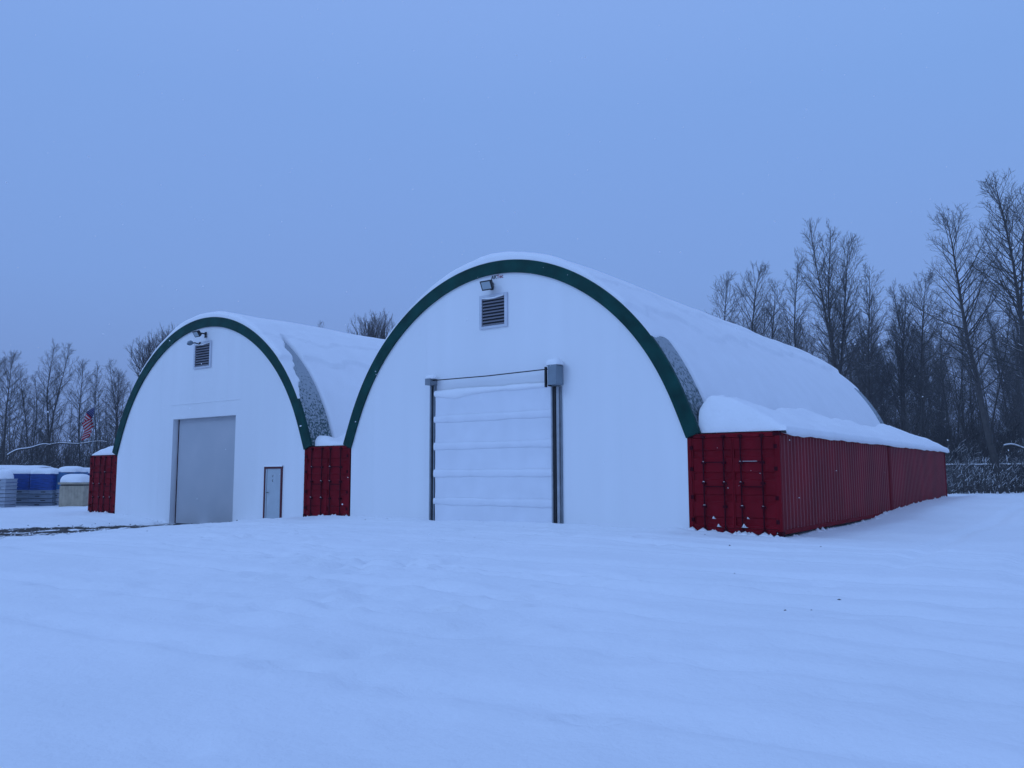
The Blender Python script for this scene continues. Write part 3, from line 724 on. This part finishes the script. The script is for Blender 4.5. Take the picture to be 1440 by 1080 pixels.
def dome_tree(seed, H, n=24, cb=.74, rad=.17, side=7):
    g = TreeGen(seed); r = g.r
    pts, dirs, rd = g.limb(Vector((0, 0, -.3)), Vector((r.gauss(0, .03), 0, 1)), H*cb, H*.011, H*.006, 10, .02, .01, 8, g.trunk)
    top = pts[-1]
    for k in range(n):
        az = 2.4*k+r.random()*.5; th = 1.15*math.sqrt((k+.5)/n)
        base = pts[-1-int(r.random()*3*(th/1.15))] if th > .4 else top
        end = Vector((math.sin(th)*math.cos(az)*H*rad*1.25, math.sin(th)*math.sin(az)*H*rad*1.25, (.05+(1-cb)*math.cos(th)**.8*.78)*H))
        L = end.length; q, qd, _ = g.limb(base, end, L*r.uniform(.85, 1.05), .075, .016, 7, .07, .10, 5, g.trunk)
        for m in range(side):
            t = .25+.73*(m+r.random())/side; i = min(int(t*7), 6); p = q[i].lerp(q[i+1], t*7-i)
            w, wd, _ = g.limb(p, g.side_dir(qd[i+1], r.uniform(.35, .75)), L*.42*r.uniform(.6, 1.1)*(1.2-.6*t), .024, .012, 4, .09, .12, 4, g.crown)
            g.spray(w, wd, 5, .75, .012, ang=(.3, .75), t0=.25, upw=.12, sub=3)
        g.spray(q, qd, 7, .8, .012, ang=(.3, .7), t0=.5, upw=.12, sub=3)
    return g
def sapling(seed, H):
    g = TreeGen(seed); r = g.r
    pts, dirs, rad = g.limb(Vector((0, 0, -.3)), Vector((r.gauss(0, .06), r.gauss(0, .06), 1)), H, H*.0065, .012, 10, .045, .015, 6, g.trunk)
    for j in range(26):
        t = .22+.77*(j+r.random())/26; i = min(int(t*10), 9); p = pts[i].lerp(pts[i+1], t*10-i)
        L = H*.15*r.uniform(.5, 1.2)*(1.15-.7*t)
        q, qd, _ = g.limb(p, g.side_dir(dirs[i+1], r.uniform(.6, 1.1)), L, .010+L*.007, .008, 4, .1, .09, 4, g.crown)
        g.spray(q, qd, int(L*3)+2, L*.42, .0085, sub=3)
    return g
def bush(seed, H):
    g = TreeGen(seed); r = g.r
    for k in range(16):
        az = r.uniform(0, 6.283); sp_ = r.uniform(.1, .75); d = Vector((math.cos(az)*sp_, math.sin(az)*sp_, 1))
        pts, dirs, rad = g.limb(Vector((math.cos(az)*.2, math.sin(az)*.2, -.2)), d, H*r.uniform(.5, 1.05), .022, .008, 6, .09, -.03, 4, g.trunk)
        g.spray(pts, dirs, 9, H*.28, .009, t0=.25, upw=.0, sub=4)
    return g
def make(gen, name, tm, cm_):
    root = empty(name); g = gen
    a = g.trunk.build('trunk', tm, root, smooth=True); b = g.crown.build('crown', cm_, root)
    return root
used = set()
def tip_of(proto):
    t = [c for c in proto.children if c.name.startswith('trunk')][0].data.vertices
    v = max(t, key=lambda q: q.co.z).co; return v.x, v.y
def plant_tip(proto, px, py, dep, H, label, cat, group, rz=None, wide=1.0):
    x, y = at(px, dep); q = (zat(py, px, dep)-gz(x, y))/H
    rz = random.uniform(0, 6.28) if rz is None else rz; tx, ty = TIPS[proto]
    c, s_ = math.cos(rz), math.sin(rz); sc = q*wide
    x -= (c*tx-s_*ty)*sc; y -= (s_*tx+c*ty)*sc
    return plant(proto, x, y, label, cat, group, rz=rz, sc=sc, sz=q)

def plant(proto, x, y, label, cat, group=None, rz=None, sc=1.0, sz=None, z=None):
    kids = [c for c in proto.children]
    if proto.name not in used: o = proto; used.add(proto.name)
    else:
        o = proto.copy(); COL.objects.link(o)
        for k in kids:
            c = k.copy(); COL.objects.link(c); c.parent = o
    o.location = (x, y, gz(x, y) if z is None else z)
    o.rotation_euler = (0, 0, random.uniform(0, 6.28) if rz is None else rz); s_ = sz or sc
    o.scale = (sc, sc, s_); tag(o, label, cat, group); return o
TALL = [make(tall_tree(21, 22, .30, .17, 52), 'bare_tree', M_trunk, M_twig), make(tall_tree(22, 22, .24, .15, 54), 'bare_tree', M_trunk, M_twig),
        make(tall_tree(23, 22, .36, .19, 50), 'bare_tree', M_trunk, M_twig), make(tall_tree(24, 22, .42, .20, 52, r0=.24), 'bare_tree', M_trunk, M_twig)]
LEAN = make(tall_tree(31, 22, .36, .22, 56, r0=.30, lean=-.26), 'bare_tree', M_trunk, M_twig)
DOMES = [make(dome_tree(44, 20, 26), 'bare_tree', M_trunk, M_twig), make(dome_tree(45, 20, 22), 'bare_tree', M_trunk, M_twig)]
SAP = [make(sapling(50+i, 13), 'young_tree', M_trunk, M_twig) for i in range(4)]
BUSH = [make(bush(60+i, 3.2), 'bush', M_bush, M_bush) for i in range(3)]
H0 = 22.0
TIPS = {p_: tip_of(p_) for p_ in TALL+[LEAN]}
def top_to(px, py, dep, H):   # scale so that the crown tip reaches photo height py
    x, y = at(px, dep); return x, y, (zat(py, px, dep)-gz(x, y))/H
GR = 'bare trees at the edge of the wood right of the buildings'
sp = [(1155, 309, 70, 0, 'tall bare tree behind the right roof, left one of the tallest pair'),
      (1184, 309, 72, 1, 'tall bare tree behind the right roof, right one of the tallest pair'),
      (1209, 327, 70, 2, 'broad bare tree rising just right of the tallest pair'),
      (1135, 352, 76, 1, 'slightly shorter bare tree directly left of the tallest pair'),
      (1078, 367, 80, 3, 'spreading bare tree above the middle of the right roof slope'),
      (1031, 384, 84, 2, 'leftmost bare tree showing above the right roof slope'),
      (1100, 392, 82, 0, 'small bare tree between the two above the right roof slope'),
      (1271, 396, 74, 1, 'slim bare tree right of the low roof end'),
      (1288, 402, 76, 0, 'slim bare tree next right of the low roof end'),
      (1318, 383, 72, 3, 'mid-height bare tree left of the leaning tree'),
      (1340, 425, 68, 1, 'shorter bare tree just left of the leaning trunk'),
      (1237, 372, 78, 0, 'thin bare tree in the gap behind the roof end')]
for px, py, dep, k, lb in sp:
    plant_tip(TALL[k], px, py, dep, H0, lb, 'tree', GR)
plant_tip(LEAN, 1354, 302, 57, 21.3, 'big thick-trunked bare tree leaning left near the right edge', 'tree', GR, rz=RZ_T)
plant_tip(TALL[3], 1428, 243, 54, H0, 'tallest bare tree, straight, cut by the right edge of the picture', 'tree', GR, rz=1.1, wide=1.1)
plant_tip(TALL[2], 1472, 255, 56, H0, 'bare tree mostly outside the right edge with limbs reaching in', 'tree', GR, rz=2.0, wide=1.2)
rs = random.Random(3)
bx = []
for i in range(34):
    px = rs.uniform(1205, 1475); dep = rs.uniform(60, 88); py = rs.uniform(415, 560); x, y, q = top_to(px, py, dep, 13.0)
    plant(SAP[i % 4], x, y, 'thin young bare tree among many in the right-hand wood', 'tree', 'young bare trees in the right-hand wood', sc=q*rs.uniform(.9, 1.25), sz=q)
for i in range(46):
    px = rs.uniform(1190, 1500); dep = rs.uniform(90, 135); py = rs.uniform(410, 520); x, y, q = top_to(px, py, dep, H0)
    plant(TALL[i % 4], x, y, 'distant bare tree deep in the right-hand wood', 'tree', 'distant bare trees deep in the right-hand wood', sc=q*rs.uniform(.85, 1.1), sz=q)
for i in range(10):
    px = 1010+i*21+rs.uniform(-8, 8); dep = rs.uniform(95, 120); py = rs.uniform(430, 470)+max(0, (px-1100)*.1); x, y, q = top_to(px, py, dep, H0)
    plant(TALL[i % 4], x, y, 'distant bare tree half hidden behind the right roof', 'tree', 'distant bare trees behind the right roof', sc=q, sz=q)
# centre
x, y, q = top_to(515, 437, 90, 19.8); plant(DOMES[0], x, y, 'rounded bare crown between the two roofs, left of the pair', 'tree', sc=q*.88, sz=q)
x, y, q = top_to(541, 436, 92, 19.8); plant(DOMES[1], x, y, 'rounded bare crown partly behind the green arch edge', 'tree', sc=q*.82, sz=q)
x, y, q = top_to(458, 456, 100, H0); plant(TALL[0], x, y, 'lone bare treetop barely showing above the left roof', 'tree', sc=q*.7, sz=q)
# left
GL = 'bare trees behind the storage yard'
lt = [(66, 481, 86, 1, 'tallest bare tree above the white trailer'), (87, 484, 84, 0, 'tall straight bare tree right of the tallest in the left wood'),
      (109, 508, 84, 2, 'slanting bare tree just left of the flag'), (130, 512, 90, 1, 'bare tree directly behind the flag'),
      (147, 508, 94, 0, 'bare tree between the flag and the left arch'), (161, 522, 92, 3, 'bare tree touching the foot of the left green arch'),
      (41, 526, 84, 1, 'shorter bare tree left of the tallest one above the trailer'), (7, 496, 76, 3, 'dense dark bare tree at the left edge'),
      (20, 520, 78, 0, 'dense bare tree second from the left edge'), (-8, 505, 78, 2, 'bare tree cut by the left edge')]
for px, py, dep, k, lb in lt:
    plant_tip(TALL[k], px, py, dep, H0, lb, 'tree', GL, wide=1.12)
for px, py, dep, k, lb in ((196, 474, 88, 0, 'bushy bare crown beside the left green arch'), (216, 468, 92, 1, 'bushy bare crown rising over the left green arch'), (236, 458, 98, 0, 'highest bushy twigs showing over the left arch shoulder')):
    x, y, q = top_to(px, py, dep, 19.8); plant(DOMES[k], x, y, lb, 'tree', GL, sc=q*.8, sz=q)
for i in range(40):
    px = rs.uniform(-40, 235); dep = rs.uniform(84, 130); py = rs.uniform(520, 575); x, y, q = top_to(px, py, dep, 13.0)
    plant(SAP[i % 4], x, y, 'thin young bare tree among many in the left-hand wood', 'tree', 'young bare trees in the left-hand wood', sc=q, sz=q)
# bushes with snow clinging to them
for i in range(52):
    if i < 34: px = rs.uniform(1318, 1490); dep = rs.uniform(56, 74); h_ = rs.uniform(.7, 1.5)
    else: px = rs.uniform(-30, 175); dep = rs.uniform(72, 84); h_ = rs.uniform(.8, 1.4)
    x, y = at(px, dep)
    plant(BUSH[i % 3], x, y, 'low twiggy bush with snow on it at the edge of the right wood' if i < 34 else 'low twiggy bush with snow on it behind the storage yard', 'bush', 'snowy bushes along the wood', sc=h_, sz=h_*rs.uniform(.8, 1.2))
# undergrowth that nobody could count
def thicket(name, label, spots, hmax, seed):
    r = random.Random(seed); mb = MB()
    for (px, dep) in spots:
        x, y = at(px, dep); z = gz(x, y); h = (.22+.78*r.random()**2)*hmax; d = Vector((r.gauss(0, .12), r.gauss(0, .12), 1)).normalized()
        p0 = Vector((x, y, z-.2)); p1 = p0+d*h*.5; d2 = (d+Vector((r.gauss(0, .15), r.gauss(0, .15), 0))).normalized(); p2 = p1+d2*h*.5
        mb.tube([p0, p1, p2], [.04, .028, .012], 3, caps=False)
        for k in range(9):
            t = r.uniform(.25, 1); q = p0.lerp(p1, t*2) if t < .5 else p1.lerp(p2, t*2-1)
            a = r.uniform(0, 6.283); e = Vector((math.cos(a)*.7, math.sin(a)*.7, r.uniform(.2, .9)))*h*r.uniform(.12, .28)
            mb.tube([q, q+e+Vector((0, 0, .05*h))], [.017, .009], 3, caps=False)
    o = mb.build(name, M_bush if hmax < 3 else M_twig); tag(o, label, 'undergrowth', kind='stuff'); return o
thicket('undergrowth', 'dense dark undergrowth of saplings filling the right wood', [(rs.uniform(1195, 1520), rs.uniform(66, 115)) for i in range(3600)], 8.5, 1)
thicket('undergrowth', 'low snow-dusted scrub along the right snow bank', [(rs.uniform(1312, 1500), rs.uniform(52, 72)) for i in range(1300)], 2.6, 2)
thicket('undergrowth', 'dense dark undergrowth behind the left storage yard', [(rs.uniform(-60, 250), rs.uniform(74, 110)) for i in range(2100)], 7.0, 3)
# fence on the right, fallen branches
x0, y0 = at(1316, 59); x1, y1 = at(1500, 56)
fl = empty('rail_fence', (x0, y0, gz(x0, y0)), math.atan2(y1-y0, x1-x0)); tag(fl, 'weathered rail fence with snow on its top rail before the right wood', 'fence')
LF = math.hypot(x1-x0, y1-y0); zt = zat(654, 1380, 58)-gz(x0, y0)
for zz, nm in ((zt, 'top_rail'), (zt-.9, 'rail')):
    MB().tube([(0, 0, zz), (LF*.3, 0, zz-.02), (LF*.6, 0, zz+.02), (LF, 0, zz)], .05, 6).build(nm, M_trunk, fl)
MB().tube([(i*LF/30, 0, zt+.06+.015*math.sin(i*1.7)) for i in range(31)], [.055+.02*math.sin(i*2.3) for i in range(31)], 6).build('snow_cap', M_snow, fl)
k = 0
while k*4.6 < LF:
    MB().tube([(k*4.6, .08, -.4), (k*4.6, .08, zt+.08)], .07, 7).build('post', M_trunk, fl); k += 1
def fallen(px0, py0, px1, py1, dep0, dep1, label, r0=.09, bend=.28):
    p0 = CAM+ray(px0, py0)*dep0; p1 = CAM+ray(px1, py1)*dep1
    root = empty('bowed_tree', p0); tag(root, label, 'tree'); d = p1-p0
    pts = [d*t+Vector((0, 0, bend*math.sin(t*math.pi)+.1*math.sin(t*9))) for t in [i/12 for i in range(13)]]
    g0 = Vector((-d.x*.16, -d.y*.16, 0)); g0.z = gz(p0.x+g0.x, p0.y+g0.y)-p0.z-.2
    stem = [g0.lerp(Vector((0, 0, 0)), t)-Vector((d.x, d.y, 0))*.07*math.sin(t*math.pi) for t in (0, .25, .5, .75, 1)]
    MB().tube(stem+pts[1:3], [r0*1.35, r0*1.3, r0*1.2, r0*1.1, r0, r0*.95, r0*.9], 7).build('stem', M_trunk, root)
    MB().tube(pts, [r0*(1-.6*i/12) for i in range(13)], 7).build('limb', M_trunk, root)
    MB().tube([p+Vector((0, 0, r0*(1-.6*i/12))) for i, p in enumerate(pts)], [r0*.75*(1-.4*i/12) for i in range(13)], 6).build('snow_cap', M_snow, root, smooth=True)
fallen(10, 641, 70, 626, 72, 74, 'long bowed young tree laden with snow above the white trailer')
fallen(66, 627, 150, 622, 78, 79, 'bowed tree with a snowy horizontal stem beneath the flag', .08, .1)
fallen(1412, 628, 1475, 640, 60, 58, 'bowed tree with a snowy stem sloping down at the right edge', .10, .2)
# ------------------------------------------------------------------ snow crumbs against the container doors
mb = MB(); rs = random.Random(5)
def clump(x, y, w, h, d=.08):
    n = 7; z0 = gz(x, y)-.06; top = (x+rs.uniform(-.3, .3)*w, y+d*.6, z0+h+.06)
    ring = []
    for i in range(n):
        a = 2*math.pi*i/n; q = rs.uniform(.75, 1.2)
        ring.append((x+w*math.cos(a)*q, y+d*math.sin(a)*q, z0))
    mid = [((p[0]+top[0])/2+rs.uniform(-.12, .12)*w, (p[1]+top[1])/2, (z0+top[2])/2+.05*h) for p in ring]
    mb.add(ring+mid+[top], [(i, (i+1) % n, n+(i+1) % n, n+i) for i in range(n)]+[(n+i, n+(i+1) % n, 2*n) for i in range(n)])
for (xa, xb, k) in ((-2.4, -.05, 20), (-17.75, -15.4, 16), (-33.6, -31.3, 12)):
    for i in range(k):
        clump(rs.uniform(xa, xb), -.07-rs.random()*.12, rs.uniform(.10, .26), rs.uniform(.02, .11), .10)
for (x, z, w, h) in ((-1.75, .40, .04, .06), (-1.62, .20, .045, .07), (-.95, .20, .065, .09), (-.85, .42, .025, .04)):
    mb.add(*cone(x, -.03, z, w, h))
    mb.add(*cone(x+.02, -.035, z-.01, w*1.5, h*.35))
for i in range(60):
    y = rs.uniform(.5, 24); x = .06+rs.random()*.1; z0 = gz(x, y)-.04; w = rs.uniform(.08, .2)
    n = 6; ring = [(x+.1*math.cos(2*math.pi*i_/n), y+w*math.sin(2*math.pi*i_/n), z0) for i_ in range(n)]
    mb.add(ring+[(x-.02, y, z0+rs.uniform(.06, .14))], [(i_, (i_+1) % n, n) for i_ in range(n)])
o = mb.build('snow_clumps', M_snow, smooth=True); tag(o, 'small snow clumps caught against the container doors and sides', 'snow', kind='stuff')
# loose crumbs of snow and dirt scattered on the yard
mb = MB()
for i in range(620):
    if i < 560: x, y = rs.uniform(-27.5, -20.2), -abs(rs.gauss(0, 7)); r_ = rs.uniform(.012, .045)
    else: x, y = rs.uniform(-20, 12), rs.uniform(-16, 3) if i % 2 else rs.uniform(-1.5, -.4); r_ = rs.uniform(.008, .022)
    if y > 0 and x < .3: continue
    z0 = gz(x, y)
    q = [(x+r_*rs.uniform(.6, 1.3)*dx, y+r_*rs.uniform(.6, 1.3)*dy, z0+r_*dz) for dx, dy, dz in ((1, 0, 0), (0, 1, 0), (-1, 0, 0), (0, -1, 0), (.1, 0, .8), (0, 0, -.5))]
    mb.add(q, [(0, 1, 4), (1, 2, 4), (2, 3, 4), (3, 0, 4), (1, 0, 5), (2, 1, 5), (3, 2, 5), (0, 3, 5)], 0 if rs.random() < .55 else 1)
for (px, py, r_) in ((1104, 861, .030), (1141, 862, .015), (1180, 849, .035), (1154, 770, .03), (668, 752, .03), (207, 740, .04), (488, 946, .008)):
    d = ray(px, py); t = (0-CAM.z)/d.z; p = CAM+d*t; x, y = p.x, p.y; z0 = gz(x, y)
    q = [(x+r_*1.4*dx, y+r_*1.4*dy, z0+r_*dz) for dx, dy, dz in ((1, .2, 0), (0, 1, 0), (-1, 0, 0), (.1, -1, 0), (.1, 0, .7), (0, 0, -.5))]
    mb.add([(a_, b_, c_-r_*.35) for a_, b_, c_ in q], [(0, 1, 4), (1, 2, 4), (2, 3, 4), (3, 0, 4)], 1)
o = mb.build('yard_crumbs', [M_snow, M_dirt]); tag(o, 'scattered crumbs of snow and frozen dirt on the yard', 'rubble', kind='stuff')

# ------------------------------------------------------------------ storage yard at the left
RZ = -YAW   # the rows face the yard entrance
def yard_obj(name, px, depth, label, cat, group=None, z=None):
    x, y = at(px, depth); o = empty(name, (x, y, gz(x, y) if z is None else z), RZ); tag(o, label, cat, group); return o
def snow_pillow(parent, w, d, z0, h, seed, over=.1, name='snow_cap'):
    o = grid_obj(name, lump(0, 0, z0, w/2+over, d/2+over, h, seed, 28), M_snow, parent)
    lo = MB(); return o
def tote_stack(px, depth, w, label, wrap, seed, tiers=4, h1=1.05, h2=1.0, base=M_tote, snow=.38):
    t = yard_obj('tote_stack', px, depth, label, 'stack', 'stacked totes under snow in the storage yard')
    d = 1.15; th = h1/tiers
    for i in range(tiers):
        z0 = i*th-.08
        b = MB(); b.box(-w/2, w/2, -d/2, d/2, z0+.02, z0+th-.012)
        b.box(-w/2-.03, w/2+.03, -d/2-.03, d/2+.03, z0+th-.05, z0+th-.012)
        b.build('tote', base, t, bevel=.01)
        off = .16 if i % 2 else -.20
        for cx_ in (off, off+.55 if i % 2 else off-.42):
            if abs(cx_) < w/2-.15: MB().box(cx_-.14, cx_+.14, -d/2-.012, -d/2-.004, z0+th*.42, z0+th*.62).build('grip_slot', M_dark, t)
    if wrap:
        P = []
        u = np.linspace(0, 1, 49)[:-1]; v = np.linspace(0, 1, 14)
        a = u*2*np.pi; ex = .16
        bx = np.sign(np.cos(a))*np.abs(np.cos(a))**ex*w/2*1.02; by = np.sign(np.sin(a))*np.abs(np.sin(a))**ex*d/2*1.04
        P = np.zeros((48, 14, 3)); wob = 1+.02*fbm(u*14+seed, u*0, 3)[:, None]+.012*fbm(u[:, None]*6+0*v[None, :], v[None, :]*9+seed, 3)
        P[..., 0] = bx[:, None]*wob; P[..., 1] = by[:, None]*wob; P[..., 2] = h1-.1+(h2+.02)*v[None, :]+.05*fbm(u*9+seed, u*0, 2)[:, None]*(1-v)[None, :]
        grid_obj('wrap', P, wrap, t, closed_u=True)
        MB().box(-w/2+.14, w/2-.14, -d/2+.14, d/2-.14, h1-.08, h1+h2-.09).build('load', base, t)
        top = h1+h2-.09
    else: top = h1-.09
    snow_pillow(t, w, d, top, snow, seed, .06)
    return t
tote_stack(33, 52.0, 1.50, 'blue-wrapped tote stack leftmost of the three, beside the pale stack', M_blue, 1.0, base=M_tote)
tote_stack(66, 51.8, 1.46, 'bright blue wrapped tote stack, middle of the three', M_blue, 2.0, base=M_tote)
tote_stack(100, 52.2, 1.60, 'light blue wrapped tote stack behind the tan crate', M_blue2, 3.1, h2=1.08, base=M_tote2)
tote_stack(121, 53.4, .95, 'dark blue wrapped tote stack close to the red container', M_blue, 5.1, h2=1.03, base=M_tote)
tote_stack(3, 50.0, 1.22, 'pale unwrapped tote stack at the left edge under a thick snow cap', None, 4.0, tiers=8, h1=1.80, base=M_tote2, snow=.48)
# tan crate
t = yard_obj('wooden_crate', 108, 49.5, 'tan wooden crate with a loose lid under a mound of snow', 'crate')
for i in range(8):
    xx = -.72+i*.18; MB().box(xx+.004, xx+.176, -.5, -.47, -.1, 1.22).build('board', M_tan, t)
MB().box(-.72, .72, -.47, .5, -.1, 1.22).build('crate_body', M_tan, t)
MB().box(-.80, .80, -.57, .55, 1.30, 1.42).build('lid', M_tan, t, bevel=.01)
MB().box(-.68, .68, -.44, .46, 1.22, 1.30).build('lid_gap', M_dark, t)
grid_obj('snow_cap', lump(0, 0, 1.42, .84, .6, .50, 2.4, 28), M_snow, t)
# long continuous snow roll over the rows behind
t = yard_obj('storage_rack', 60, 53.8, 'long low rack behind the tote stacks carrying a level roll of snow', 'rack')
MB().box(-3.6, 3.4, -.35, .9, 1.78, 1.90).build('shelf', M_zinc, t)
for xx in (-3.5, -1.2, 1.1, 3.2): MB().box(xx, xx+.08, -.3, -.22, -.3, 1.78).build('leg', M_zinc, t)
P = np.zeros((90, 16, 3)); u = np.linspace(-3.7, 3.45, 90); an = np.linspace(-.6, np.pi+.3, 16)
hh = .36+.10*np.exp(-((u+1.9)/.45)**2)+.05*fbm(u*.8, u*0, 3)+.10*sst(1.2, 1.8, u)
en = (1-np.abs((u+.125)/3.6)**14).clip(0)**.5
P[..., 0] = u[:, None]; P[..., 1] = .27-.75*np.cos(an)[None, :]; P[..., 2] = 1.90+np.where(np.sin(an)[None, :] > 0, np.sin(an)[None, :]*hh[:, None], .12*np.sin(an)[None, :])*en[:, None]
grid_obj('snow_roll', P, M_snow, t)
# white trailer beyond
t = yard_obj('box_trailer', 18, 62, 'long white trailer behind the stacks with snow on its roof', 'trailer')
MB().box(-6.5, 2.35, -1.1, 1.1, .8, 2.28).build('body', M_tote2, t, bevel=.03)
MB().box(-6.6, 2.42, -1.16, 1.16, 2.14, 2.28).build('roof_rail', M_wall, t, bevel=.02)
for xx in (-3.2, -2.3):
    w_ = MB(); w_.tube([(xx, -1.05, .42), (xx, -.8, .42)], .42, 20); w_.build('wheel', M_dark, t)
P = np.zeros((70, 12, 3)); u = np.linspace(-6.7, 2.55, 70); an = np.linspace(-.5, np.pi+.5, 12); en = (1-np.abs((u+2.07)/4.65)**30).clip(0)**.5
P[..., 0] = u[:, None]; P[..., 1] = -1.25*np.cos(an)[None, :]; P[..., 2] = 2.285+np.where(np.sin(an) > 0, .30*np.sin(an), .10*np.sin(an))[None, :]*en[:, None]*(1+.1*fbm(u, u*0, 3))[:, None]
grid_obj('snow_cap', P, M_snow, t)

# flag
x, y = at(128, 44); zt = zat(570, 128, 44)
fp = empty('flagpole', (x, y, gz(x, y)), RZ); tag(fp, 'slim pole with a limp striped flag behind the far left container', 'flag')
H_ = zt-gz(x, y)
MB().tube([(0, 0, -.3), (0, 0, H_*.6), (0, 0, H_)], [.03, .025, .02], 10).tube([(0, 0, H_), (0, 0, H_+.04), (0, 0, H_+.09)], [.03, .05, .015], 8).build('pole', M_zinc, fp)
fm = bpy.data.materials.new('flag_cloth'); fm.use_nodes = True
M_fr = mat('flag_red', (.36, .004, .012), .7, spec=.1); M_fw = mat('flag_white', (.36, .34, .36), .7, spec=.1); M_fb = mat('flag_blue', (.014, .024, .12), .7)
nu, nv = 40, 39
mbf = MB(); L_, W_ = 2.0, 1.25
def fpos(u, v):
    # u along the fly, v down the hoist; limp cloth falls back on itself in three folds
    a = u*3; k = int(min(a, 2.999)); f = a-k; f = f*f*(3-2*f)*.5+f*.5
    x_ = -.40*(f if k % 2 == 0 else 1-f)*(1-.10*v)
    z_ = -u*.92 - v*1.05*(1-.12*u)
    return (x_+.05*math.sin(v*7+u*5), -.05-.10*a-.04*math.sin(v*5+f*3), H_-.06+z_)
vs_ = [fpos(i/nu, j/nv) for i in range(nu+1) for j in range(nv+1)]
fs_ = []; mi_ = []
for i in range(nu):
    for j in range(nv):
        a = i*(nv+1)+j; fs_.append((a, a+nv+1, a+nv+2, a+1))
        u, v = (i+.5)/nu, (j+.5)/nv
        mi_.append(2 if (u < .34 and v < 7/13) else (int(v*13) % 2))
mbf.v = vs_; mbf.f = fs_; mbf.mi = mi_
mbf.build('flag', [M_fr, M_fw, M_fb], fp, smooth=True)
# stars on the canton
st = MB()
for i in range(9):
    for j in range(11):
        if (i+j) % 2: continue
        u = (j+1)/12*.34; v = (i+1)/10*7/13; p = fpos(u, v)
        pts = [(p[0]+(.022 if k % 2 == 0 else .009)*math.sin(math.pi*k/5), p[1]-.012, p[2]+(.022 if k % 2 == 0 else .009)*math.cos(math.pi*k/5)) for k in range(10)]
        st.add(pts, [tuple(range(10))])
st.build('stars', M_fw, fp)

# ------------------------------------------------------------------ falling snow, drifting air
mb = MB(); rs = random.Random(11)
for i in range(520):
    dpt = rs.uniform(5, 22); px = rs.uniform(-60, 1500); py = rs.uniform(-40, 800)
    p = CAM+ray(px, py)*dpt
    if p.z < gz(p.x, p.y)+.05 or (p.y > -.1 and p.x < .3): continue
    r_ = rs.uniform(.0035, .0075); a = Vector((rs.uniform(-1, 1), rs.uniform(-1, 1), rs.uniform(-1, 1))).normalized()
    b = a.orthogonal().normalized(); c_ = a.cross(b)
    mb.add([p+a*r_*1.5, p-a*r_*1.5, p+b*r_, p-b*r_, p+c_*r_, p-c_*r_], [(0, 2, 4), (0, 4, 3), (0, 3, 5), (0, 5, 2), (1, 4, 2), (1, 3, 4), (1, 5, 3), (1, 2, 5)])
o = mb.build('falling_snow', M_snow); tag(o, 'sparse snowflakes falling through the air over the yard', 'snowflakes', kind='stuff')
hz = bpy.data.materials.new('haze'); hz.use_nodes = True; t = hz.node_tree; t.nodes.clear()
oo = t.nodes.new('ShaderNodeOutputMaterial'); pv = t.nodes.new('ShaderNodeVolumePrincipled'); pv.inputs['Color'].default_value = (.85, .9, 1, 1)
pv.inputs['Density'].default_value = .0007; pv.inputs['Anisotropy'].default_value = .2; t.links.new(pv.outputs[0], oo.inputs['Volume'])
HAZE = True
if HAZE:
    o = MB().box(-370, 370, -350, 390, -3.2, 31).build('haze', hz); tag(o, kind='stuff', label='thin snowy haze hanging over the whole yard', cat='haze')
